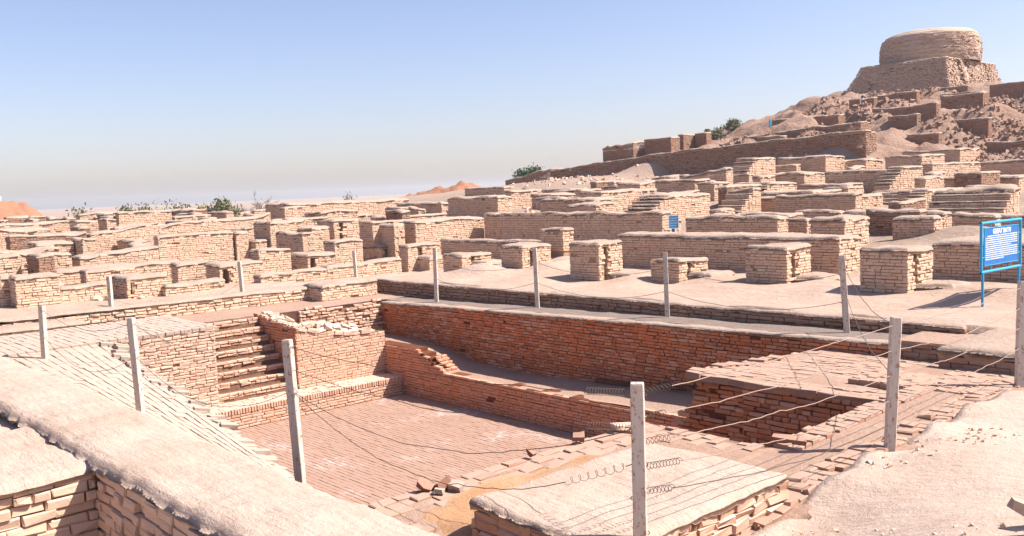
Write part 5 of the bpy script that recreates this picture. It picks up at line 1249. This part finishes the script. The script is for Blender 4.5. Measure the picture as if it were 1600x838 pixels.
# ------------------------------------------------------------------ loose bricks
def loose(loc, rot, dims, mat, label, group='loose bricks lying about the bath'):
    L, Wd, H = dims; r_ = np.random.default_rng(int(abs(loc[0] * 97 + loc[1] * 31)))
    g = np.array([(x, y, z) for x in (-.5, 0, .5) for y in (-.5, .5) for z in (-.5, .5)], float) * np.array([L, Wd, H]); g += r_.normal(0, .10, g.shape) * min(L, Wd, H) * 1.3
    i_ = lambda x, y, z: x * 4 + y * 2 + z
    q = []
    for x in (0, 1): q += [(i_(x, 0, 0), i_(x + 1, 0, 0), i_(x + 1, 0, 1), i_(x, 0, 1)), (i_(x, 1, 0), i_(x, 1, 1), i_(x + 1, 1, 1), i_(x + 1, 1, 0)), (i_(x, 0, 1), i_(x + 1, 0, 1), i_(x + 1, 1, 1), i_(x, 1, 1)), (i_(x, 0, 0), i_(x, 1, 0), i_(x + 1, 1, 0), i_(x + 1, 0, 0))]
    q += [(0, 1, 3, 2), (8, 10, 11, 9)]
    me = fast_mesh('loose_brick', g, np.array(q), M[mat]); o = bpy.data.objects.new('loose_brick', me); o.location = loc; o.rotation_euler = rot; link(o)
    return tag(o, label, 'brick', group)
loose((12.1, -8.25, 2.23), (.3, .5, .6), (.17, .10, .07), 'chunk', 'dark red brick chunk standing at the left of the little heap on the near edge')
loose((12.2, -8.1, 2.23), (-.4, -.3, 1.4), (.16, .11, .09), 'chunk', 'red brick chunk leaning in the middle of the little heap on the near edge')
loose((12.33, -8.02, 2.22), (.2, .1, .2), (.16, .11, .08), 'pale', 'pale stone at the right of the little heap on the near edge')
loose((12.28, -8.2, 2.2), (.1, .2, 2.2), (.14, .09, .05), 'pale', 'pale flat fragment at the front of the little heap on the near edge')
loose((12.08, -6.75, 2.24), (.2, .7, .2), (.11, .07, .05), 'chunk', 'small dark brick bit on the edge, right of the orange earth')
loose((12.05, -5.95, 2.24), (.5, .1, .9), (.13, .09, .07), 'chunk', 'dark brick lump on the edge above the orange earth')
loose((12.1, -5.2, 2.22), (.1, .1, 1.3), (.27, .13, .07), 'rust', 'long brick lying along the broken edge behind the foreground post')
loose((14.25, -4.95, 2.36), (.05, .1, .5), (.34, .15, .08), 'chunk', 'large tilted brick at the left corner of the near stair pit')
loose((17.5, -7.2, 3.03), (.2, -.2, .9), (.2, .11, .07), 'pale', 'pale brick at the right edge, upper of two')
loose((17.48, -7.5, 3.06), (.1, .3, .6), (.2, .11, .07), 'pale', 'pale tilted brick at the lower right corner, lower of two')
print('brick objects', TOTAL_BRICK_OBJECTS, 'tris', sum(len(m_.polygons) for m_ in bpy.data.meshes) * 2)

t = empty('blue_post', (-22.9, 53.8, 9.3), 'tiny light-blue marker post on the skyline below the stupa slope', 'post')
tubes('shaft', [[(-22.9, 53.8, 8.3), (-22.9, 53.8, 10.0)]], .07, M['cyan'], t, 8); boxes('plate', [(-22.92, -22.82, 53.74, 53.86, 9.85, 10.05)], M['cyan'], t)
t = empty('dark_bundle', (-40.06, 13.04, 4.1), 'small dark humped bundle with a pale patch on the skyline beside the green bush', 'bundle')
V = []; F = []
for i in range(9):
    th = i / 8 * 1.75
    for k in range(14):
        a = 2 * math.pi * k / 14; r_ = 1 + .3 * float(vnoise(i * .7, k * .7, 5)); V.append((-40.06 + .26 * r_ * math.sin(th) * math.cos(a), 13.04 + .34 * r_ * math.sin(th) * math.sin(a), 4.25 + .36 * r_ * math.cos(th)))
for i in range(8):
    for k in range(14): F.append((i * 14 + k, i * 14 + (k + 1) % 14, (i + 1) * 14 + (k + 1) % 14, (i + 1) * 14 + k))
meshobj('cover', V, F, M['soot'], t); boxes('pale_patch', [(-39.86, -39.78, 12.98, 13.2, 4.1, 4.4)], M['cloth'], t)

# ------------------------------------------------------------------ dusty air
v, f = box_vf(-2650, 2650, -2650, 2650, -2.5, 27)
hz = meshobj('haze', v, f, None) if False else None
me = bpy.data.meshes.new('haze'); me.from_pydata(v, [], f); hz = link(bpy.data.objects.new('haze', me)); hz['kind'] = 'stuff'
mt = bpy.data.materials.new('dusty_air'); mt.use_nodes = True; n = mt.node_tree; n.nodes.remove(n.nodes['Principled BSDF'])
pv = n.nodes.new('ShaderNodeVolumePrincipled'); pv.inputs['Color'].default_value = (.95, .94, .96, 1); pv.inputs['Density'].default_value = 0.00036; pv.inputs['Anisotropy'].default_value = 0.2
n.links.new(pv.outputs[0], n.nodes['Material Output'].inputs['Volume']); me.materials.append(mt)
